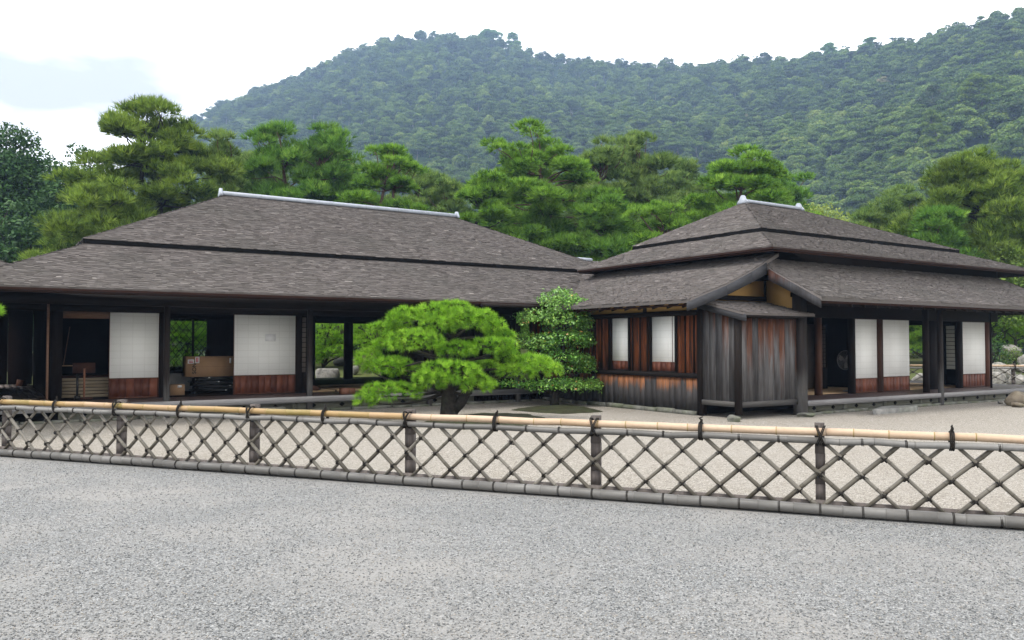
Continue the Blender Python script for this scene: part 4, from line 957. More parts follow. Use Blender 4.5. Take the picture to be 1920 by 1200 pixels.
# ------------------------------------------------------------------ trees beyond the roofs
def pine(name, label, px, d, top, half, mat='needle_mid', low=.35, npad=34, flat=.36, seed=0, base_z=0.0, lean=0.0, trunks=((0, 0),), bark='bark_red', blade=(.40, .046), dens=1.0, nb=9, shape=.45, group=None, pad=1.0, up=.8, cat='pine tree', layers=0):
    """pine: tapering trunk(s), limbs, crown of flattened pads of needle tufts; top and half are its height and half-width as seen from the path"""
    global rs
    keep = rs; rs = np.random.RandomState(seed + 1000)
    b = C((px - 960) / FPX * d, d, base_z); H = CAMH + (645 - top) / FPX * d - base_z; R = half / FPX * d * 1.1
    T = thing(name, tuple(b), label, cat, group); tr = M(); nd = M(); axes = []
    for (dx, lr) in trunks:
        t = np.linspace(0, 1, 9)[:, None]; tip = b + RV * (lean + dx) * R + ZV * H * .93; w = rs.normal(size=3) * [.03, .03, 0] * H
        pts = b + RV * dx * .15 * R + (tip - b) * t + np.sin(t * math.pi * 1.3) * w + np.sin(t * math.pi * 2.4) * w[[1, 0, 2]] * .5
        tr.tube(pts, np.linspace(.022 * H + .05, .03, 9), 9); axes.append(pts)
    for i in range(npad):
        h = low + (1 - low) * ((i + rs.rand()) / npad) ** .9
        if layers: h = low + (1 - low) * (math.floor((h - low) / (1 - low) * layers) + .55 + rs.uniform(-.16, .16)) / layers
        ax = axes[i % len(axes)]; k = h * .98 * 8; a = ax[min(int(k), 7)]; q = a + (ax[min(int(k) + 1, 8)] - a) * (k - int(k))
        prof = (1 - ((h - low) / (1 - low)) ** 2.6) ** shape * (1 if h > low + .08 else .8)
        rad = R * max(.16, prof) * rs.uniform(.30, 1.0) ** .7; az = i * 2.399 + rs.uniform(-.5, .5)
        pr_ = pad * R * rs.uniform(.24, .38) * (.65 + .5 * prof); rad = max(0.0, rad - pr_ * .25)
        c = q + (RV * math.cos(az) + F0 * math.sin(az)) * rad + ZV * (rs.uniform(-.02, .05) * H - .03 * H * prof)
        c[2] = min(c[2], base_z + H - pr_ * flat)
        limb(tr, q - ZV * .03 * H, c - ZV * pr_ * flat * .5, .03 + .010 * R * prof, .015, .08, 6, 6)
        n = int(dens * 78 * (pr_ / .8) ** 1.6 * (.34 / blade[0]) ** 1.6) + 8
        sub = rs.randint(2, 5)
        for s_ in range(sub):
            cc = c + (RV * rs.uniform(-1, 1) + F0 * rs.uniform(-1, 1)) * pr_ * .6 + ZV * rs.uniform(-.25, .3) * pr_ * (.35 if layers else 1)
            r = np.array([pr_ * rs.uniform(.55, .8), pr_ * rs.uniform(.55, .8), pr_ * flat])
            P_, D_ = pad_points(max(6, int(n * .62)), cc, r, -.3, (.55, 1.08))
            needles(nd, P_, D_ * (1, 1, .6) + ZV * up, nb, blade[0], blade[1], .8, np.clip(rs.normal(.42, .20, len(P_)) + rs.normal(0, .12), 0, 1))
    for ax in axes:
        for k in range(7):
            pr_ = pad * R * rs.uniform(.16, .27); az = rs.uniform(0, 6.28); c = ax[8] + (RV * math.cos(az) + F0 * math.sin(az)) * R * (.02 if k == 0 else rs.uniform(.15, .52)); c[2] = base_z + H - pr_ * flat - (0 if k == 0 else rs.uniform(.01, .11) * H)
            limb(tr, ax[7], c, .05, .015, .08, 6, 6); n = int(dens * 78 * (pr_ / .8) ** 1.6 * (.34 / blade[0]) ** 1.6) + 8
            P_, D_ = pad_points(n, c, np.array([pr_, pr_, pr_ * flat]), -.3, (.5, 1.08)); needles(nd, P_, D_ * (1, 1, .6) + ZV * up, nb, blade[0], blade[1], .8, np.clip(rs.normal(.45, .2, len(P_)), 0, 1))
    tr.build('trunk', bark, T, True); nd.build('crown', mat, T)
    rs = keep
    return T
def broadleaf(name, label, px, d, top, half, mat, seed=0, low=.12, leaf=.20, nclump=46, dens=1.0, base_z=0.0, bark='bark_dark', group=None, cat='tree', flat=.8):
    """round-crowned tree: trunk, limbs and many leafy clumps through an uneven crown"""
    global rs
    keep = rs; rs = np.random.RandomState(seed + 2000)
    b = C((px - 960) / FPX * d, d, base_z); H = CAMH + (645 - top) / FPX * d - base_z; R = half / FPX * d
    T = thing(name, tuple(b), label, cat, group); tr = M(); lf = M()
    tp = b + ZV * H * .6 + RV * rs.uniform(-.1, .1) * R; ax = limb(tr, b - ZV * .1, tp, .03 * H + .04, .06, .03, 9)
    c0 = b + ZV * H * (low + 1) / 2; rz = H * (1 - low) / 2
    for i in range(nclump):
        q = unit(rs.normal(size=3)); q[2] = abs(q[2]) if rs.rand() < .7 else q[2]
        k = rs.uniform(.45, .92); cr = R * rs.uniform(.18, .34); c = c0 + RV * q[0] * (R - cr * .6) * k + F0 * q[1] * (R - cr * .6) * k + ZV * q[2] * (rz - cr * .6) * k
        if rs.rand() < .5: limb(tr, ax[rs.randint(3, 8)], c, .04 + .006 * R, .015, .1, 5, 6)
        n = int(dens * 2.2 * 4 * (cr / leaf) ** 2 * .75)
        P_, D_ = pad_points(n, c, np.array([cr, cr, cr * flat]), -.55, (.6, 1.08))
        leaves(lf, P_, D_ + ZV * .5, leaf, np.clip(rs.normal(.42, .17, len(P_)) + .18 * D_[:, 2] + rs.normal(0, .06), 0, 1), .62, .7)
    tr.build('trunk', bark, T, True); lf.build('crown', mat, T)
    rs = keep
    return T

G = 'trees standing beyond the house roofs'
broadleaf('evergreen_tree', 'dark dense evergreen tree at the far left edge, tallest of its dark clump', 25, 47, 204, 130, 'leaf_dark', 1, .02, .22, 170, group=G, dens=1.2)
broadleaf('evergreen_tree', 'dark evergreen tree leaning out lower right of the tall dark one', 140, 45, 250, 92, 'leaf_dark', 2, .02, .22, 110, group=G, dens=1.3)
broadleaf('evergreen_tree', 'low dark evergreen filling the gap above the far left roof corner', 60, 41, 345, 105, 'leaf_dark', 3, .0, .22, 90, group=G, dens=1.3)
broadleaf('evergreen_tree', 'dark evergreen half hidden behind the biggest pine on the left', 190, 52, 300, 75, 'leaf_dark', 4, .05, .26, 70, group=G)
pine('pine_tree', 'biggest pine on the left, dark open crown rising against the white sky', 280, 37, 188, 128, 'needle_olive', .42, 46, .36, 5, layers=7, trunks=((-.12, 0), (.12, 0)), bark='bark_dark', shape=.30, pad=.92, group=G, lean=-.02)
pine('pine_tree', 'low olive pine bough spreading left over the end of the long roof', 190, 34.5, 338, 112, 'needle_olive', .40, 34, .42, 6, bark='bark_dark', shape=.6, pad=.85, group=G)
pine('pine_tree', 'slim upright pine just right of the biggest left pine', 425, 41, 246, 62, 'needle_dull', .30, 34, .5, 7, shape=.6, group=G, up=1.2)
pine('pine_tree', 'full soft-green pine behind the middle of the long ridge', 555, 42, 230, 98, 'needle_mid', .34, 48, .45, 8, shape=.5, group=G, up=1.1, trunks=((-.2, 0), (.25, 0)))
pine('pine_tree', 'forked reddish-trunk pine with open flat crown behind the long ridge', 722, 40, 274, 84, 'needle_bright', .52, 30, .30, 9, layers=4, blade=(.30, .044), up=.6, shape=.45, group=G, trunks=((-.12, 0), (.14, 0)))
pine('pine_tree', 'short dark pine tucked left of the forked pine', 650, 44, 318, 60, 'needle_mid', .35, 24, .4, 10, group=G)
pine('pine_tree', 'small bright pine just off the right end of the long ridge', 890, 38, 326, 92, 'needle_bright', .42, 30, .30, 11, layers=5, blade=(.30, .044), up=.6, shape=.5, group=G, bark='bark_dark')
pine('pine_tree', 'wide dark layered pine in the centre with a pointed leader', 1025, 41, 240, 150, 'needle_bright', .42, 54, .28, 12, layers=7, blade=(.30, .044), up=.6, shape=.62, pad=.72, group=G, lean=-.03)
pine('pine_tree', 'pale feathery pine standing behind the wide central pine', 1120, 47, 258, 85, 'needle_dull', .38, 36, .5, 13, group=G, up=1.3)
pine('pine_tree', 'tall dull-green pine right of centre, behind the layered ones', 1215, 49, 246, 82, 'needle_dull', .34, 42, .5, 14, group=G, up=1.3)
pine('pine_tree', 'broad flat-topped pine with cloud pads behind the corner house ridge', 1385, 39, 276, 140, 'needle_bright', .45, 50, .26, 15, layers=6, blade=(.30, .044), up=.6, shape=.55, pad=.70, group=G)
pine('pine_tree', 'low dense pine in the dip above the roof valley', 1130, 39, 372, 85, 'needle_mid', .22, 34, .38, 16, group=G)
pine('pine_tree', 'low pine rising behind the left slope of the corner house roof', 1255, 36, 382, 75, 'needle_bright', .22, 30, .34, 17, layers=5, blade=(.30, .044), up=.6, group=G)
pine('pine_tree', 'low green pine behind the right end of the long house roof', 1010, 40, 392, 80, 'needle_mid', .2, 30, .38, 18, group=G)
broadleaf('yellow_green_tree', 'pale yellow-green round tree right of the corner house ridge cap', 1552, 50, 350, 72, 'leaf_yellow', 19, .1, .2, 44, group=G)
pine('pine_tree', 'small soft pine between the yellow-green tree and the big right pine', 1650, 48, 372, 82, 'needle_dull', .25, 40, .5, 20, group=G, up=1.3)
pine('pine_tree', 'large olive pine at the right edge above the corner house roof', 1835, 42, 284, 140, 'needle_olive', .30, 60, .45, 21, shape=.5, pad=.85, group=G, up=1.1, bark='bark_dark')
pine('pine_tree', 'second olive pine cut by the right edge of the frame', 1955, 45, 295, 110, 'needle_olive', .25, 46, .45, 22, group=G, up=1.1, bark='bark_dark')
pine('pine_tree', 'lower pine in front of the big right pine, close over the roof slope', 1745, 40, 392, 85, 'needle_mid', .2, 36, .42, 23, group=G)
broadleaf('evergreen_tree', 'leafy green tree seen low between long house ridge and forked pine', 800, 46, 372, 70, 'leaf_shrub', 24, .05, .2, 34, group=G)
broadleaf('evergreen_tree', 'leafy tree filling below the tall dull pine', 1190, 44, 392, 80, 'leaf_shrub', 25, .05, .2, 40, group=G)
broadleaf('evergreen_tree', 'leafy tree below the soft-green pine at the long ridge', 480, 46, 345, 95, 'leaf_shrub', 26, .05, .22, 40, group=G)
broadleaf('evergreen_tree', 'leafy tree just above the upper right roof slope', 1860, 38, 440, 95, 'leaf_shrub', 27, .02, .17, 40, group=G)

for i, (x, d, t, hf, kind) in enumerate(((400, 50, 300, 90, 0), (505, 54, 285, 105, 1), (612, 52, 275, 95, 1), (690, 55, 315, 95, 0), (785, 52, 318, 90, 1), (850, 55, 345, 80, 0), (930, 53, 318, 90, 1), (985, 56, 300, 90, 1), (1080, 54, 300, 95, 1), (1165, 57, 318, 80, 0), (1290, 54, 300, 90, 1), (1340, 56, 345, 80, 0), (1470, 55, 325, 90, 1), (1610, 58, 372, 70, 0), (1700, 60, 350, 70, 1), (655, 49, 296, 80, 1), (445, 51, 290, 80, 1), (832, 50, 338, 70, 1))):
    if kind: pine('pine_tree', 'soft green pine in the dense band of trees behind the nearer pines', x, d, t, hf, 'needle_dull' if i % 3 else 'needle_mid', .25, 34, .45, 300 + i, group='tree band behind the house roofs', up=1.1, blade=(.4, .06))
    else: broadleaf('leafy_tree', 'round leafy tree in the dense band behind the nearer pines', x, d, t, hf, 'leaf_shrub', 330 + i, .05, .26, 44, group='leafy trees behind the house roofs')
# pine bough reaching in at the left edge of the frame
ld = 13.6; lb = C((-150 - 960) / FPX * ld, ld)
LPN = thing('edge_pine', tuple(lb), 'needle tip of a bright pine reaching in at the left edge of the frame', 'pine tree'); tr = M(); nd = M()
ax = limb(tr, lb - ZV * .1, lb + ZV * 3.0, .14, .05, .04, 9)
for (x, y, w, h) in ((-74, 582, 62, 26), (-165, 520, 90, 40), (-245, 590, 70, 36), (-165, 640, 80, 30), (-46, 584, 40, 16), (-165, 450, 60, 34)):
    c = C((x - 960) / FPX * ld, ld + rs.uniform(-.2, .2), CAMH + (645 - y) / FPX * ld); sc = ld / FPX; limb(tr, ax[5], c, .04, .015)
    P_, D_ = pad_points(int(4.2 * w), c, np.array([w * sc, w * sc * .8, h * sc]), -.5); needles(nd, P_, D_ + ZV * .4, 34, .12, .0065, 1.0, np.clip(rs.normal(.55, .15, len(P_)), 0, 1))
tr.build('trunk', 'bark_dark', LPN, True); nd.build('crown', 'needle_near', LPN)

# ------------------------------------------------------------------ the garden behind the houses
def rock(name, label, px, py, w, h, d=None, mat='stone_pale', dp=.8, z0=0.0, cat='rock', group=None, seed=1, flat=0.0):
    """rounded, faceted boulder w wide and h high (pixels at its distance)"""
    r_ = np.random.RandomState(seed)
    b = at_z(px, py, z0) if d is None else C((px - 960) / FPX * d, d, z0)
    d = b @ F0; W_, H_ = w / FPX * d / 2, h / FPX * d
    bm = bmesh_ico(3); v = bm[0].copy(); f = bm[1]
    k = r_.normal(size=(7, 3)); k /= np.linalg.norm(k, axis=1)[:, None]
    for q in k: t = v @ q; cut = r_.uniform(.55, .85); v -= np.maximum(0, t - cut)[:, None] * q
    v += .05 * np.sin(v[:, [1, 2, 0]] * 6 + r_.rand(3) * 6)
    if flat: v[:, 2] = np.minimum(v[:, 2], 1 - flat)
    v[:, 2] = (v[:, 2] + .45) / (v[:, 2].max() + .45)
    P_ = b + (v * [W_, W_ * dp, H_]) @ BAS
    mm = M(); mm.add(P_, f, r_.rand()); o = mm.build(name, mat, smooth=False, org=b)
    o.data.polygons.foreach_set('use_smooth', np.ones(len(o.data.polygons), dtype=bool))
    return tag(o, label, cat, group)
import bmesh
def bmesh_ico(n):
    b = bmesh.new(); bmesh.ops.create_icosphere(b, subdivisions=n, radius=1.0); v = np.array([q.co[:] for q in b.verts]); f = np.array([[q.index for q in p.verts] for p in b.faces]); b.free(); return v, f
def garden_pine(label, px, d, pads, mat='needle_near', name='garden_pine'):
    b = C((px - 960) / FPX * d, d); T = thing(name, tuple(b), label, 'pine tree'); tr = M(); nd = M(); sc = d / FPX
    top = max(CAMH + (645 - p[1]) * sc for p in pads); ax = limb(tr, b - ZV * .1, b + ZV * top * .9, .09, .03, .10, 9)
    for (x, y, w, h) in pads:
        c = C((x - 960) * sc, d + rs.uniform(-.5, .5), CAMH + (645 - y) * sc); limb(tr, ax[rs.randint(3, 7)], c, .05, .015)
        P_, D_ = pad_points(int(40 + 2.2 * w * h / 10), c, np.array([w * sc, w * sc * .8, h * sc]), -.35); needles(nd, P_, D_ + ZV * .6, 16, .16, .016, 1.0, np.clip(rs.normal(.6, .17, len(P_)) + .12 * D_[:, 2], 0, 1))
    tr.build('trunk', 'bark_dark', T, True); nd.build('crown', mat, T); return T
def shrub(label, px, d, top, half, mat='leaf_shrub', leaf=.09, z=0.0, seed=0, cat='shrub', group=None):
    global rs
    keep = rs; rs = np.random.RandomState(3000 + seed)
    b = C((px - 960) / FPX * d, d, z); R = half / FPX * d; H = CAMH + (645 - top) / FPX * d - z; T = thing('round_shrub', tuple(b), label, cat, group); lf = M(); tr = M()
    for k in range(5): limb(tr, b - ZV * .05, b + ZV * H * .6 + (rs.rand(3) - .5) * [R, R, .1], .03, .01, .08, 5)
    n = int(5.0 * R * (R + H) / leaf ** 2); P_, D_ = pad_points(n, b + ZV * .0, np.array([R, R * .9, H]), -.02, (.8, 1.05))
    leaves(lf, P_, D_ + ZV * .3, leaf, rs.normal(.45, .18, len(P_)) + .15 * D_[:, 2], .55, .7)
    tr.build('trunk', 'bark_dark', T); lf.build('crown', mat, T); rs = keep; return T

garden_pine('yellow-green garden pine seen through the left back opening of the long house', 610, 36, [(600, 615, 26, 9), (635, 618, 26, 10), (612, 630, 30, 10), (640, 640, 22, 10), (608, 648, 26, 9), (640, 656, 24, 8), (590, 640, 24, 14), (600, 668, 16, 10), (560, 620, 40, 14), (625, 600, 40, 10), (570, 650, 40, 14), (622, 664, 26, 9), (652, 640, 26, 10), (592, 658, 30, 10), (640, 606, 30, 9), (606, 604, 34, 9), (602, 664, 26, 9), (634, 668, 18, 7), (590, 676, 16, 9)])
shrub('low mossy green mound under the yellow-green garden pine', 604, 37.5, 676, 34, z=.3, seed=9)
garden_pine('garden pine seen through the right back opening of the long house', 705, 35, [(690, 615, 32, 10), (672, 628, 22, 9), (705, 632, 28, 10), (690, 648, 30, 9), (715, 658, 30, 12), (735, 630, 40, 14), (675, 600, 36, 10), (720, 605, 40, 12), (668, 648, 26, 10), (700, 664, 34, 12), (682, 636, 30, 9), (725, 645, 30, 12), (665, 612, 24, 10)])
garden_pine('garden pine dimly seen through the diamond lattice window', 350, 36, [(340, 618, 30, 9), (370, 612, 28, 9), (350, 634, 34, 9), (330, 650, 30, 9), (375, 652, 24, 9), (400, 625, 30, 10), (345, 670, 30, 9), (325, 612, 30, 10), (360, 645, 36, 10), (335, 660, 36, 9), (372, 632, 30, 10), (355, 680, 34, 9)])
shrub('rounded green shrub low behind the lattice window', 345, 34, 672, 30, seed=1)
for i, (x, d, t, hf) in enumerate(((540, 44, 592, 80), (655, 45, 590, 80), (770, 46, 590, 90), (330, 42, 590, 80), (430, 43, 590, 70), (1690, 46, 585, 60), (1770, 48, 585, 80))):
    broadleaf('hedge_tree', ['leafy bush behind the left through-opening of the long house', 'leafy bush between both through-openings', 'leafy bush right behind the clipped pine, far side of the long house', 'leafy bush beyond the lattice window', 'leafy bush beyond the wide paper door', 'leafy bush beyond the opening beside the paper doors of the corner house', 'leafy bush beyond the lattice door of the corner house'][i], x, d, t, hf, 'leaf_shrub', 60 + i, .0, .13, 30, dens=.8)
rock('flat_rock', 'flat pale stepping rock seen through the left back opening', 616, 703, 54, 30, 31.5, 'stone_pale', .6, flat=.35, seed=3)
rock('garden_rock', 'dark grey rock on the moss in the left through-view', 642, 683, 36, 14, 37, 'stone_dark', .8, z0=.60, seed=4)
rock('garden_rock', 'small white rock in the right through-view', 665, 690, 16, 12, 34, 'stone_pale', .8, z0=.40, seed=5)
mm = M(); gx = np.linspace(-16, 46, 90); gy = np.linspace(30.5, 56, 48); X_, Y_ = np.meshgrid(gx, gy, indexing='ij')
Zg = -0.06 + np.clip((Y_ - 31.0) / 3.5, 0, 1) * .5 * np.clip((X_ + 20) / 10, 0, 1) * np.clip((10 - X_) / 6, 0.25, 1) + np.clip((Y_ - 34.5) / 12, 0, 1) * .8 + .10 * np.sin(X_ * .7) * np.sin(Y_ * .5)
idx = np.arange(90 * 48).reshape(90, 48); V = np.stack([X_.ravel() * 1.0, Y_.ravel(), Zg.ravel()], 1)
mm.add(V @ np.stack([RV, F0, ZV]), np.stack([idx[:-1, :-1].ravel(), idx[1:, :-1].ravel(), idx[1:, 1:].ravel(), idx[:-1, 1:].ravel()], 1)); struct(mm.build('garden_bank', 'garden_soil', smooth=True))

# right-hand garden
fl = C((1640 - 960) / FPX * 29.6, 29.6); fr_ = C((2120 - 960) / FPX * 28.6, 28.6); fd = unit(fr_ - fl); fn = np.cross(ZV, fd)
if fn @ F0 < 0: fn = -fn
bamboo_fence(lambda s, off=0.0, z=0.0: fl + fd * s + fn * off + ZV * z, 0, 9.0, 'bamboo_fence', 'far bamboo lattice fence beyond the corner house, beside the rocks', .62, [.98 + 3.72 * k for k in range(-1, 3) if .98 + 3.72 * k >= 0], zt=.78, detail=False)
rock('garden_rock', 'large white boulder right behind the far bamboo fence', 1876, 700, 50, 34, 32.5, 'stone_pale', .9, z0=.12, seed=6)
rock('garden_rock', 'upright pale rock left of the large white boulder', 1868, 700, 16, 30, 31.8, 'stone_pale', .9, z0=.15, seed=7)
rock('garden_rock', 'pale rock higher up behind the dome shrub', 1895, 660, 34, 16, 37, 'stone_pale', .9, z0=1.15, seed=8)
rock('garden_rock', 'white rock cut by the right edge of the frame', 1922, 680, 28, 20, 34, 'stone_pale', .9, z0=.75, seed=9)
rock('garden_rock', 'broad pale rock at the frame edge above the fence', 1918, 690, 40, 12, 31.5, 'stone_pale', .9, z0=.55, seed=10)
rock('garden_rock', 'grey rock seen over the fence beside the paper doors', 1742, 690, 22, 16, 33, 'stone_grey', .9, z0=.6, seed=11)
for i, (x, w, h, dd) in enumerate(((1870, 40, 26, 30.6), (1905, 34, 22, 30.4), (1940, 44, 28, 30.5), (1720, 34, 24, 30.7), (1748, 26, 20, 30.5), (1780, 40, 24, 30.9), (1835, 40, 24, 30.8))):
    rock('edging_rock', 'rough grey-white rock in the row at the foot of the far bamboo fence', x, 715, w, h, dd, 'stone_pale', .8, seed=20 + i, group='rocks behind the far bamboo fence')
shrub('low dome shrub, olive, behind the large white boulder', 1898, 35, 652, 28, 'leaf_shrub', .08, .5, 2)
shrub('green shrub left of the dome shrub, at the end of the corner house', 1868, 34.5, 628, 26, 'leaf_dark', .09, .3, 3)
garden_pine('spreading garden pine above the boulders at the right edge', 1905, 38, [(1890, 622, 34, 12), (1920, 630, 36, 14), (1875, 640, 24, 12), (1940, 612, 40, 14), (1900, 606, 36, 12), (1865, 612, 26, 12), (1930, 650, 30, 14)], 'needle_bright')
garden_pine('garden pine seen in the opening beside the paper doors', 1728, 39, [(1722, 615, 26, 10), (1745, 625, 24, 12), (1738, 648, 22, 10), (1715, 658, 18, 9), (1730, 632, 26, 10), (1760, 610, 36, 12), (1700, 640, 26, 10), (1722, 604, 30, 10)], 'needle_bright')
broadleaf('hedge_tree', 'dark leafy tree beyond the garden at the right frame edge', 1900, 50, 560, 95, 'leaf_dark', 81, .0, .16, 40)
broadleaf('hedge_tree', 'green leafy tree filling the garden back beyond the right veranda end', 2010, 46, 560, 110, 'leaf_shrub', 82, .0, .16, 40)

# stones of the court
def slab(name, label, pts, h, mat, cat='stone'):
    P_ = np.array([at_z(x, y) for x, y in pts]); c = P_.mean(0); n = len(P_); mm = M()
    q = []
    for i in range(n):                                              # rounded corners
        a, b, e = P_[i - 1], P_[i], P_[(i + 1) % n]; q += [b + (a - b) * .12, b + (a - b) * .02 + (e - b) * .02, b + (e - b) * .12]
    q = np.array(q); k = len(q); rings = [q - ZV * .03, q + ZV * h * .8, c + (q - c) * .97 + ZV * h * .95, c + (q - c) * .92 + ZV * h]
    for r in rings: r += rs.normal(size=r.shape) * [.006, .006, .002]
    f = [(j * k + i, j * k + (i + 1) % k, (j + 1) * k + (i + 1) % k, (j + 1) * k + i) for j in range(3) for i in range(k)]
    mm.add(np.vstack(rings), f); mm.quad(rings[3]); return tag(mm.build(name, mat, org=c), label, cat)
slab('step_stone', 'long rectangular stone step in front of the corner house veranda', [(1634, 777), (1716, 771), (1722, 768), (1652, 770)], .11, 'stone_grey')
slab('step_stone', 'pale flat stone step in front of the long house veranda, half behind the fence', [(455, 781), (533, 778), (536, 770), (470, 772)], .13, 'stone_pale')
rock('boulder', 'rounded brown boulder at the right end of the corner house veranda', 1912, 760, 58, 27, None, 'stone_brown', .8, seed=12)
rock('boulder', 'small brown stone at the foot of the rounded boulder', 1908, 763, 26, 9, None, 'stone_brown', .8, seed=13)
rock('boulder', 'small pale stone left of the rounded boulder', 1876, 757, 12, 6, None, 'stone_pale', .8, seed=14)
rock('footing_stone', 'round-topped footing stone under the bay corner post', 1376, 790, 28, 12, None, 'stone_green', .9, seed=15, flat=.2)
rock('footing_stone', 'flat footing stone under the post at the bay right side', 1511, 781, 34, 7, None, 'stone_green', .9, seed=16, flat=.3)

# ------------------------------------------------------------------ things in and on the houses
V1 = 20.75
a = at_v(349, 707, V1); b = at_v(434, 668, V1); zb_, zt_ = a[2], b[2]
CB = thing('long_cardboard_box', ((a[0] + b[0]) / 2, V1 + .2, zb_), 'long brown cardboard box with red-barred labels lying on the black trays', 'cardboard box')
mm = M(); mm.box((a[0], V1, zb_), (b[0] + .35, V1 + .42, zt_)); mm.build('carton', 'cardboard', CB)
mm = M(); mm.box((a[0] + .25, V1 - .0015, (zb_ + zt_) / 2 - .003), (b[0] + .3, V1 - .0005, (zb_ + zt_) / 2 + .001)); mm.build('seam', 'tan_wood', CB)
for (x0, x1, y0, y1, hor) in ((352, 364, 674, 682, True), (366, 374, 669, 681, False)):
    p = at_v(x0, y1, V1); q = at_v(x1, y0, V1); mm = M(); mm.box((p[0], V1 - .003, p[2]), (q[0], V1 - .001, q[2])); o = mm.build('label', 'white_label', CB)
    ik = M(); w_, h_ = q[0] - p[0], q[2] - p[2]
    for k in (.30, .62):
        if hor: ik.box((p[0] + w_ * .2, V1 - .0045, p[2] + h_ * k - h_ * .09), (q[0] - w_ * .15, V1 - .0032, p[2] + h_ * k + h_ * .09))
        else: ik.box((p[0] + w_ * k - w_ * .10, V1 - .0045, p[2] + h_ * .15), (p[0] + w_ * k + w_ * .10, V1 - .0032, q[2] - h_ * .1))
    ik.build('red_bars', 'red_ink', o)
p = at_v(430, 681, V1); q = at_v(433.5, 671, V1); mm = M(); mm.box((p[0], V1 - .003, p[2]), (q[0], V1 - .001, q[2])); mm.build('label', 'white_label', CB)
tcv = bpy.data.curves.new('box_lettering', 'FONT'); tcv.body = 'SONY'; tcv.size = 0.125; tcv.extrude = 0.0006; tcv.offset = 0.003
to = bpy.data.objects.new('lettering_tmp', tcv); COL.objects.link(to); bpy.context.view_layer.update()
tme = bpy.data.meshes.new_from_object(to.evaluated_get(bpy.context.evaluated_depsgraph_get())); bpy.data.objects.remove(to)
tme.name = 'lettering'; tme.materials.clear(); tme.materials.append(MT['black_ink'])
tob = bpy.data.objects.new('lettering', tme); COL.objects.link(tob); tob.parent = CB
tp = at_v(367.5, 701, V1); tob.location = Vector(tp) - Vector(CB.location); tob.location.y = V1 - .0016 - CB.location.y
tob.rotation_euler = Matrix(((0, -1, 0), (0, 0, -1), (1, 0, 0))).to_euler()
ORG['lettering'] = tp
# trays
n = 4; h_ = (zb_ - LZ - .01) / n
for i in range(n):
    z0 = LZ + .006 + i * h_; u0 = at_v(361 + (3 - i) * .6, 720, V1)[0] + rs.uniform(-.03, .03); u1 = u0 + 1.45
    T = thing('lacquer_tray', (u0 + .72, V1 + .25, z0), ['black lacquer tray table at the very bottom of the stack', 'black lacquer tray table second from the bottom of the stack', 'black lacquer tray table third from the bottom of the stack', 'black lacquer tray table on top of the stack, under the long box'][i], 'tray', 'stacked black lacquer trays')
    mm = M(); mm.box((u0, V1 - .02, z0 + h_ * .62), (u1, V1 + .48, z0 + h_ * .78)); mm.box((u0, V1 - .02, z0 + h_ * .78), (u1, V1, z0 + h_ * .97)); mm.box((u0, V1 + .46, z0 + h_ * .78), (u1, V1 + .48, z0 + h_ * .97)); mm.build('tray_top', 'black_lacquer', T)
    for sx in (u0 + .05, u1 - .11):
        for sy in (V1 + .02, V1 + .40): q = M(); q.box((sx, sy, z0), (sx + .06, sy + .05, z0 + h_ * .62)); q.build('leg', 'black_lacquer', T)
    q = M(); lx = u0 + (.75, .82, .60, .33)[i]; q.box((lx, V1 - .022, z0 + h_ * .66), (lx + .045, V1 - .0205, z0 + h_ * .9)); q.build('label', 'white_label', T)
a = at_v(319, 738, 20.5); b = at_v(346.5, 721, 20.5)
SB = thing('small_cardboard_box', ((a[0] + b[0]) / 2, 20.65, LZ), 'small brown cardboard box on the floor beside the black trays', 'cardboard box')
mm = M(); mm.box((a[0], 20.5, LZ + .006), (b[0], 20.8, b[2])); mm.build('carton', 'cardboard', SB); mm = M(); p = at_v(333, 727, 20.5); q = at_v(341, 722.5, 20.5); mm.box((p[0], 20.497, p[2]), (q[0], 20.4985, q[2])); mm.build('label', 'white_label', SB)
# left room
VL = 20.6
a = at_v(109, 746, VL); b = at_v(204, 708, VL); SL = thing('slat_platform', ((a[0] + b[0]) / 2, VL + .3, LZ), 'pale slatted wooden front of a low platform in the leftmost open doorway', 'platform')
mm = M(); z = LZ + .02
for i in range(6): mm.box((a[0], VL, z), (b[0] + .2, VL + .03, z + .062)); z += .074
mm.build('slats', 'pale_slat', SL); mm = M(); mm.box((a[0], VL + .03, LZ), (b[0] + .2, VL + 1.2, z)); mm.build('carcass', 'dark_wood', SL); mm = M(); mm.box((a[0] - .02, VL - .02, z), (b[0] + .2, VL + 1.2, z + .03)); mm.build('top', 'brown_wood', SL)
a = at_v(119, 684, 21.2); b = at_v(131, 613, 21.4); PO = M(); PO.tube([a, b], .011, 6); tag(PO.build('leaning_stick', 'tan_wood', org=a), 'thin pale stick leaning in the dark left doorway', 'stick')
a = at_v(108, 686, 21.0); b = at_v(138, 686, 21.0); PO = M(); PO.box((a[0], 21.0, a[2] - .012), (b[0], 21.05, a[2] + .012)); tag(PO.build('low_shelf', 'tatami', org=a), 'narrow pale-edged shelf behind the leaning stick', 'shelf')
VS = 20.15
a = at_v(136, 700, VS); b = at_v(179, 680, VS); SG = thing('sign_stand', (at_v(157, 735, VS)[0], VS, LZ), 'brown wooden notice board on a single-leg stand in the leftmost doorway', 'sign')
mm = M(); mm.box((a[0], VS, a[2]), (b[0], VS + .025, b[2])); mm.build('board', 'brown_wood', SG); x = at_v(158, 700, VS)[0]; mm = M(); mm.box((x - .02, VS - .03, LZ + .03), (x + .02, VS - .002, a[2] + .1)); mm.build('leg', 'orange_wood', SG); mm = M(); mm.box((x - .14, VS - .12, LZ + .006), (x + .16, VS + .12, LZ + .045)); mm.build('foot', 'brown_wood', SG)
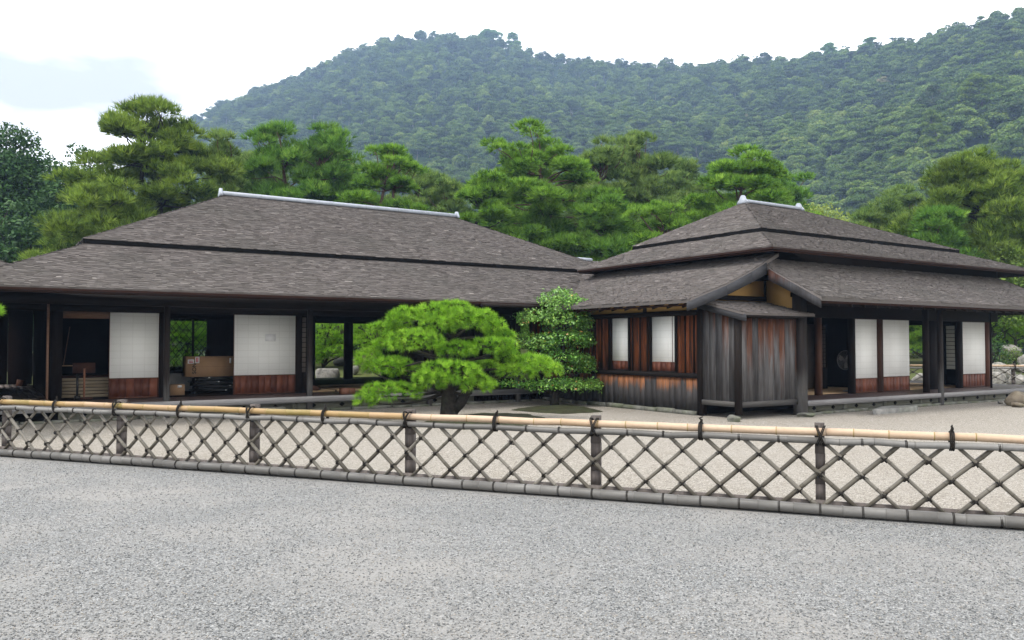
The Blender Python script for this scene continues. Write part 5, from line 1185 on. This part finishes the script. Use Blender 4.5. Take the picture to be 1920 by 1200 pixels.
x = at_v(145, 720, VS - .1)[0]; BK = thing('black_stand', (x, VS - .1, LZ), 'short black post on a square foot beside the brown notice board', 'stand'); mm = M(); mm.box((x - .022, VS - .12, LZ + .1), (x + .022, VS - .08, LZ + .56)); mm.build('post', 'black_lacquer', BK); mm = M(); mm.box((x - .055, VS - .16, LZ + .006), (x + .055, VS - .04, LZ + .1)); mm.build('foot', 'black_lacquer', BK)
# small orange sign on the side veranda, handled box and floor seat in the open room
a = at_z(35, 724, LZ + .02); OS = thing('tent_sign', tuple(a), 'small orange wooden tent sign on the boards at far left', 'sign'); mm = M(); mm.prism([a - RV * .09, a + RV * .09, a + RV * .11 + ZV * .16 + F0 * .06, a - RV * .09 + ZV * .19 + F0 * .06], F0 * .015); mm.build('front_board', 'orange_wood', OS); mm = M(); mm.prism([a + RV * .11 + ZV * .16 + F0 * .07, a + RV * .09 + F0 * .0, a + RV * .16 + F0 * .12, a + RV * .12 + F0 * .12 + ZV * .14], F0 * .012); mm.build('back_board', 'brown_wood', OS)
a = at_z(654, 739, LZ); HB = thing('handled_box', tuple(a), 'small orange-brown wooden box with a handle at the open room edge', 'box'); mm = M(); mm.box((a[0] - .16, a[1], LZ + .004), (a[0] + .16, a[1] + .22, LZ + .13)); mm.build('body', 'orange_wood', HB); mm = M(); mm.box((a[0] - .165, a[1] - .005, LZ + .13), (a[0] + .165, a[1] + .225, LZ + .145)); mm.build('lid', 'orange_wood', HB); mm = M(); mm.tube([(a[0] + .02, a[1] - .005, LZ + .03), (a[0] + .02, a[1] - .03, LZ + .06), (a[0] + .02, a[1] - .005, LZ + .11)], .01, 6); mm.build('handle', 'tan_wood', HB)
a = at_z(581, 732, LZ + .05); mm = M(); t = np.linspace(0, math.pi, 12); pr2 = [a + RV * math.cos(q) * .20 + ZV * math.sin(q) * .13 for q in t]; mm.prism(pr2, F0 * .35); tag(mm.build('floor_seat', 'brown_wood', org=a), 'dark round-topped floor seat on the straw mats behind the veranda post', 'seat')
# electric fan in the corner house
a = C((1592 - 960) / FPX * 21.6, 21.6, RZ + .006); FNN = thing('electric_fan', tuple(a), 'white standing electric fan in the dark room left of the paper doors', 'fan')
mm = M(); mm.tube([a, a + ZV * .02, a + ZV * .035], [.17, .17, .06], 18); mm.build('base', 'plastic_white', FNN); mm = M(); mm.tube([a + ZV * .03, a + ZV * .78], .018, 8); mm.build('pole', 'plastic_white', FNN)
hc = a + ZV * .82 - RV * .06; fx = unit(-RV * .85 - F0 * .5); mm = M(); mm.tube([hc, hc - fx * .12, hc - fx * .2], [.075, .07, .03], 12); mm.build('motor', 'plastic_white', FNN)
s1 = unit(np.cross(fx, ZV)); gr = M(); gc = hc + fx * .07
for r in np.linspace(.04, .25, 8): gr.tube([gc + fx * .05 * (1 - (r / .25) ** 2) + s1 * math.cos(w) * r + ZV * math.sin(w) * r for w in np.linspace(0, 2 * math.pi, 25)], .0045 if r < .24 else .011, 5, False)
for w in np.linspace(0, 2 * math.pi, 24, endpoint=False): gr.tube([gc + fx * .05, gc + fx * .03 + s1 * math.cos(w) * .15 + ZV * math.sin(w) * .15, gc + s1 * math.cos(w) * .25 + ZV * math.sin(w) * .25], .003, 4, False)
gr.build('grille', 'plastic_white', FNN); bl = M()
for k in range(3):
    w = k * 2.094 + .4; e = s1 * math.cos(w) + ZV * math.sin(w); e2 = -s1 * math.sin(w) + ZV * math.cos(w)
    bl.prism([gc + e * .03, gc + e * .12 - e2 * .07 + fx * .01, gc + e * .21 - e2 * .05, gc + e * .21 + e2 * .06, gc + e * .10 + e2 * .05], fx * .004)
bl.build('blades', 'white_plaster', FNN)

# ------------------------------------------------------------------ hills and their forest
SKX = np.array([-900, -300, 180, 360, 430, 500, 630, 700, 760, 850, 950, 1000, 1100, 1200, 1300, 1400, 1500, 1600, 1700, 1800, 1900, 2000, 2200, 2700], float)
SKY_ = np.array([430, 420, 345, 216, 178, 154, 97, 69, 57, 53, 66, 86, 104, 108, 114, 104, 97, 82, 62, 36, 18, 0, -30, -50], float)
DX = np.array([-900, 300, 850, 1100, 1400, 1650, 1900, 2200, 2700], float); DV_ = np.array([650, 660, 650, 600, 530, 440, 355, 310, 290], float); FOOT = [180, 165, 130, 104, 96]
def wob(x, y): return np.sin(x * .031 + 1.3) * np.cos(y * .027 + .4) * .5 + np.sin(x * .083 + y * .05) * .3 + np.sin(x * .17 - y * .13 + 2) * .2
def hill(X, Y):
    px_ = 960 + FPX * X / Y; D = np.interp(px_, DX, DV_); r0 = np.interp(px_, [0, 1000, 1500, 1800, 2300], FOOT)
    zr = CAMH + D * (645 - np.interp(px_, SKX, SKY_)) / FPX - 9.0
    t = (Y - r0) / (D - r0); s_ = np.where(t < 1, np.clip(t, 0, 1) ** 1.18, 1 - .55 * np.clip(t - 1, 0, 2) ** 1.3)
    return zr * s_ + wob(X * .6, Y * .6) * 7.0 * np.clip(t * 3, 0, 1) * np.clip((1.0 - t) * 6, .25, 1) - .6
pxs = np.linspace(-900, 2700, 150); ts = np.concatenate([np.linspace(0, 1.0, 60), np.linspace(1.05, 1.7, 10)])
rows = []
for p in pxs:
    D = np.interp(p, DX, DV_); r0 = np.interp(p, [0, 1000, 1500, 1800, 2300], FOOT); Y = r0 - 4 + (D - r0 + 4) * ts; X = (p - 960) / FPX * Y
    rows.append(np.stack([X, Y, hill(X, Y)], 1))
V = np.concatenate(rows); nn = len(ts); idx = np.arange(len(V)).reshape(len(pxs), nn); mm = M()
mm.add(V @ np.stack([RV, F0, ZV]), np.stack([idx[:-1, :-1].ravel(), idx[1:, :-1].ravel(), idx[1:, 1:].ravel(), idx[:-1, 1:].ravel()], 1)); struct(mm.build('hills', 'hill_soil', smooth=True))

def proto(kind, leaf, seed):
    """one canopy tree as loose leaf triangles, radius about 3.2 m, foot at 0"""
    r_ = np.random.RandomState(seed); P_, N_, R_ = [], [], []
    if kind == 'pine':
        H = r_.uniform(7.5, 10.5); lev = r_.randint(3, 6); lx = r_.uniform(-.8, .8, 2)
        for l in range(lev):
            h = H * (.56 + .38 * l / (lev - 1)); rr = 3.0 * (1 - (l / lev) ** 2.2) * r_.uniform(.8, 1.15) + .6
            for q in range(max(2, int(5 - l * .6))):
                a = r_.uniform(0, 6.28); c = np.array([math.cos(a) * rr * .62 + lx[0] * h / H, math.sin(a) * rr * .6 + lx[1] * h / H, h + r_.uniform(-.4, .4)]); pr_ = rr * r_.uniform(.45, .68)
                n = int(1.25 * 3.1 * pr_ ** 2 * 1.3 / (leaf ** 2 * .45)); u = r_.normal(size=(n, 3)); u /= np.linalg.norm(u, axis=1)[:, None]; u[:, 2] = np.abs(u[:, 2]) - .15
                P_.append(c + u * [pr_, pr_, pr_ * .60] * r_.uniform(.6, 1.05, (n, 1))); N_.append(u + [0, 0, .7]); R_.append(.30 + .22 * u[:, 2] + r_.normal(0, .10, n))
        tz = np.linspace(0, H * .9, 14); 
        for z0, z1_ in zip(tz[:-1], tz[1:]):
            pass
    else:
        H = r_.uniform(6.5, 9.5)
        for q in range(r_.randint(7, 12)):
            a = r_.uniform(0, 6.28); k = r_.uniform(.2, 1); c = np.array([math.cos(a) * 2.3 * k, math.sin(a) * 2.3 * k, H * (.78 - .30 * k * k) + r_.uniform(-.7, .7)]); pr_ = r_.uniform(1.0, 1.7)
            n = int(1.2 * 6.3 * pr_ ** 2 / (leaf ** 2 * .45) * .8); u = r_.normal(size=(n, 3)); u /= np.linalg.norm(u, axis=1)[:, None]; u[:, 2] = np.where(u[:, 2] < -.3, -u[:, 2], u[:, 2])
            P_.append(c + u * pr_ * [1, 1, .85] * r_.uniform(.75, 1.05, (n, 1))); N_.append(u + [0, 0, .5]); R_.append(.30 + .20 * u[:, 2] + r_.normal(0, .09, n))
    P_, N_, R_ = np.concatenate(P_), np.concatenate(N_), np.concatenate(R_); K = len(P_)
    n = N_ / np.linalg.norm(N_, axis=1)[:, None] + r_.normal(size=(K, 3)) * .55; n /= np.linalg.norm(n, axis=1)[:, None]
    t = np.cross(n, r_.normal(size=(K, 3))); t /= np.linalg.norm(t, axis=1)[:, None]; s_ = np.cross(n, t); w = leaf * r_.uniform(.7, 1.3, (K, 1))
    tri = np.stack([P_ - t * w * .5 - s_ * w * .35, P_ + t * w * .5 - s_ * w * .35, P_ + s_ * w * .65], 1)
    if kind == 'pine':
        wv = .16; q = []
        for k in range(3):
            a = k * 2.1; o = np.array([math.cos(a) * wv, math.sin(a) * wv, 0]); o2 = np.array([math.cos(a + 2.1) * wv, math.sin(a + 2.1) * wv, 0]); top = np.array([lx[0], lx[1], H * .92])
            q += [[o, o2, top]]
        tri = np.concatenate([tri, np.array(q)]); R_ = np.concatenate([R_, np.full(len(q), 5.0)])
    return tri, R_
BANDS = [(0, 200, .30), (200, 300, .36), (300, 420, .45), (420, 540, .55), (540, 900, .64)]
PRO = [([proto('pine', lf_, 10 * i + k) for k in range(5)], [proto('leaf', lf_, 500 + 10 * i + k) for k in range(4)]) for i, (_, _, lf_) in enumerate(BANDS)]
rs = np.random.RandomState(21)
pos = []
Yc = 96.0
while Yc < 720:
    sp = 5.6 + Yc * .0034
    xs = np.arange(-1000, 2350, sp / Yc * FPX)
    for p in xs:
        Y = Yc + rs.uniform(-.75, .75) * sp; p = p + rs.uniform(-.75, .75) * sp / Yc * FPX
        D = np.interp(p, DX, DV_); r0 = np.interp(p, [0, 1000, 1500, 1800, 2300], FOOT)
        if r0 + 1 < Y < D + 18 and -160 < p < 2080: pos.append((p, Y))
    Yc += sp
for _ in range(1500):                                                # understorey on the nearer slopes
    p = rs.uniform(700, 2080); D = np.interp(p, DX, DV_); r0 = np.interp(p, [0, 1000, 1500, 1800, 2300], FOOT); Y = r0 + (D - r0) * rs.rand() ** 1.3
    if Y < 430: pos.append((p, Y))
pos = np.array(pos)
FT, FR = [], []; near = []
for p, Y in pos:
    X = (p - 960) / FPX * Y; z = float(hill(np.array([X]), np.array([Y]))[0]); bi = next(i for i, b in enumerate(BANDS) if b[0] <= Y < b[1])
    hgt = z / max(1, CAMH + np.interp(p, DX, DV_) * (645 - np.interp(p, SKX, SKY_)) / FPX)
    pin = rs.rand() < np.clip(.08 + hgt * .85 + wob(np.array(X * 1.7), np.array(Y * 1.7)) * .35, .08, .93)
    if Y > np.interp(p, DX, DV_) - 14: z -= 3.2 if not pin else 1.0
    L_ = PRO[bi][0 if pin else 1]; tri, rr = L_[rs.randint(len(L_))]
    a = rs.uniform(0, 6.28); s_ = (rs.uniform(1.0, 1.75) if pin else rs.uniform(.95, 1.9)) * .80; ca, sa = math.cos(a), math.sin(a); Rm = np.array([[ca, sa, 0], [-sa, ca, 0], [0, 0, 1]]) * s_
    tw = tri @ Rm + np.array([X, Y, z]); tone = rs.normal(.05, .13) + (-.10 if pin else .06) + wob(np.array(X * 2.3), np.array(Y * 2.3)) * .10
    r_ = np.where(rr > 2, .99, np.clip(rr + tone, 0, .90))
    if rs.rand() < .006 and not pin: r_ = np.where(rr > 2, .99, np.clip(.93 + rr * .03, .92, .955))
    FT.append(tw.reshape(-1, 3)); FR.append(r_)
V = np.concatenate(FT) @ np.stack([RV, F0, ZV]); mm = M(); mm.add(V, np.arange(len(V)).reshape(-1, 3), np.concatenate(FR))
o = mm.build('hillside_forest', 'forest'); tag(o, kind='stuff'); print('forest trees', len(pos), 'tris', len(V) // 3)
for i, (x, y, Y, hf, lb_) in enumerate(((1842, 135, 235, 34, 'tall pale-trunked pine standing out high on the right slope'), (1758, 205, 215, 26, 'pale-trunked pine leaning out lower on the right slope'), (962, 56, 640, 15, 'taller dark pine breaking the skyline right of the summit'), (915, 51, 645, 28, 'broad dark pine group leader on the hill summit'), (1632, 68, 452, 16, 'umbrella-topped pine on the right skyline'), (1560, 76, 472, 15, 'flat-topped pine on the skyline above the saddle'))):
    X = (x - 960) / FPX * Y; bz = float(hill(np.array([X]), np.array([Y]))[0])
    pine('hillside_pine', lb_, x, Y, y, hf, 'needle_olive' if i < 2 else 'needle_mid', .45 if i < 2 else .15, 22, .35, 90 + i, base_z=bz, blade=(.7 if Y < 300 else 1.3, .13 if Y < 300 else .32), dens=1.6, nb=6, bark='fence_post' if i < 2 else 'bark_dark')

# ------------------------------------------------------------------ air
hz = M(); hz.box((-700, -60, -1.2), (1250, 1180, 400)); hb = hz.build('haze', 'hill_soil'); hb['kind'] = 'stuff'
t = NT('hazy_air'); pv = t.nd('ShaderNodeVolumePrincipled'); pv.inputs['Color'].default_value = (0.46, 0.66, 1.0, 1); pv.inputs['Density'].default_value = 0.00050; pv.inputs['Anisotropy'].default_value = 0.2
t.ln(pv.outputs[0], t.out.inputs['Volume']); hb.data.materials.clear(); hb.data.materials.append(t.m)
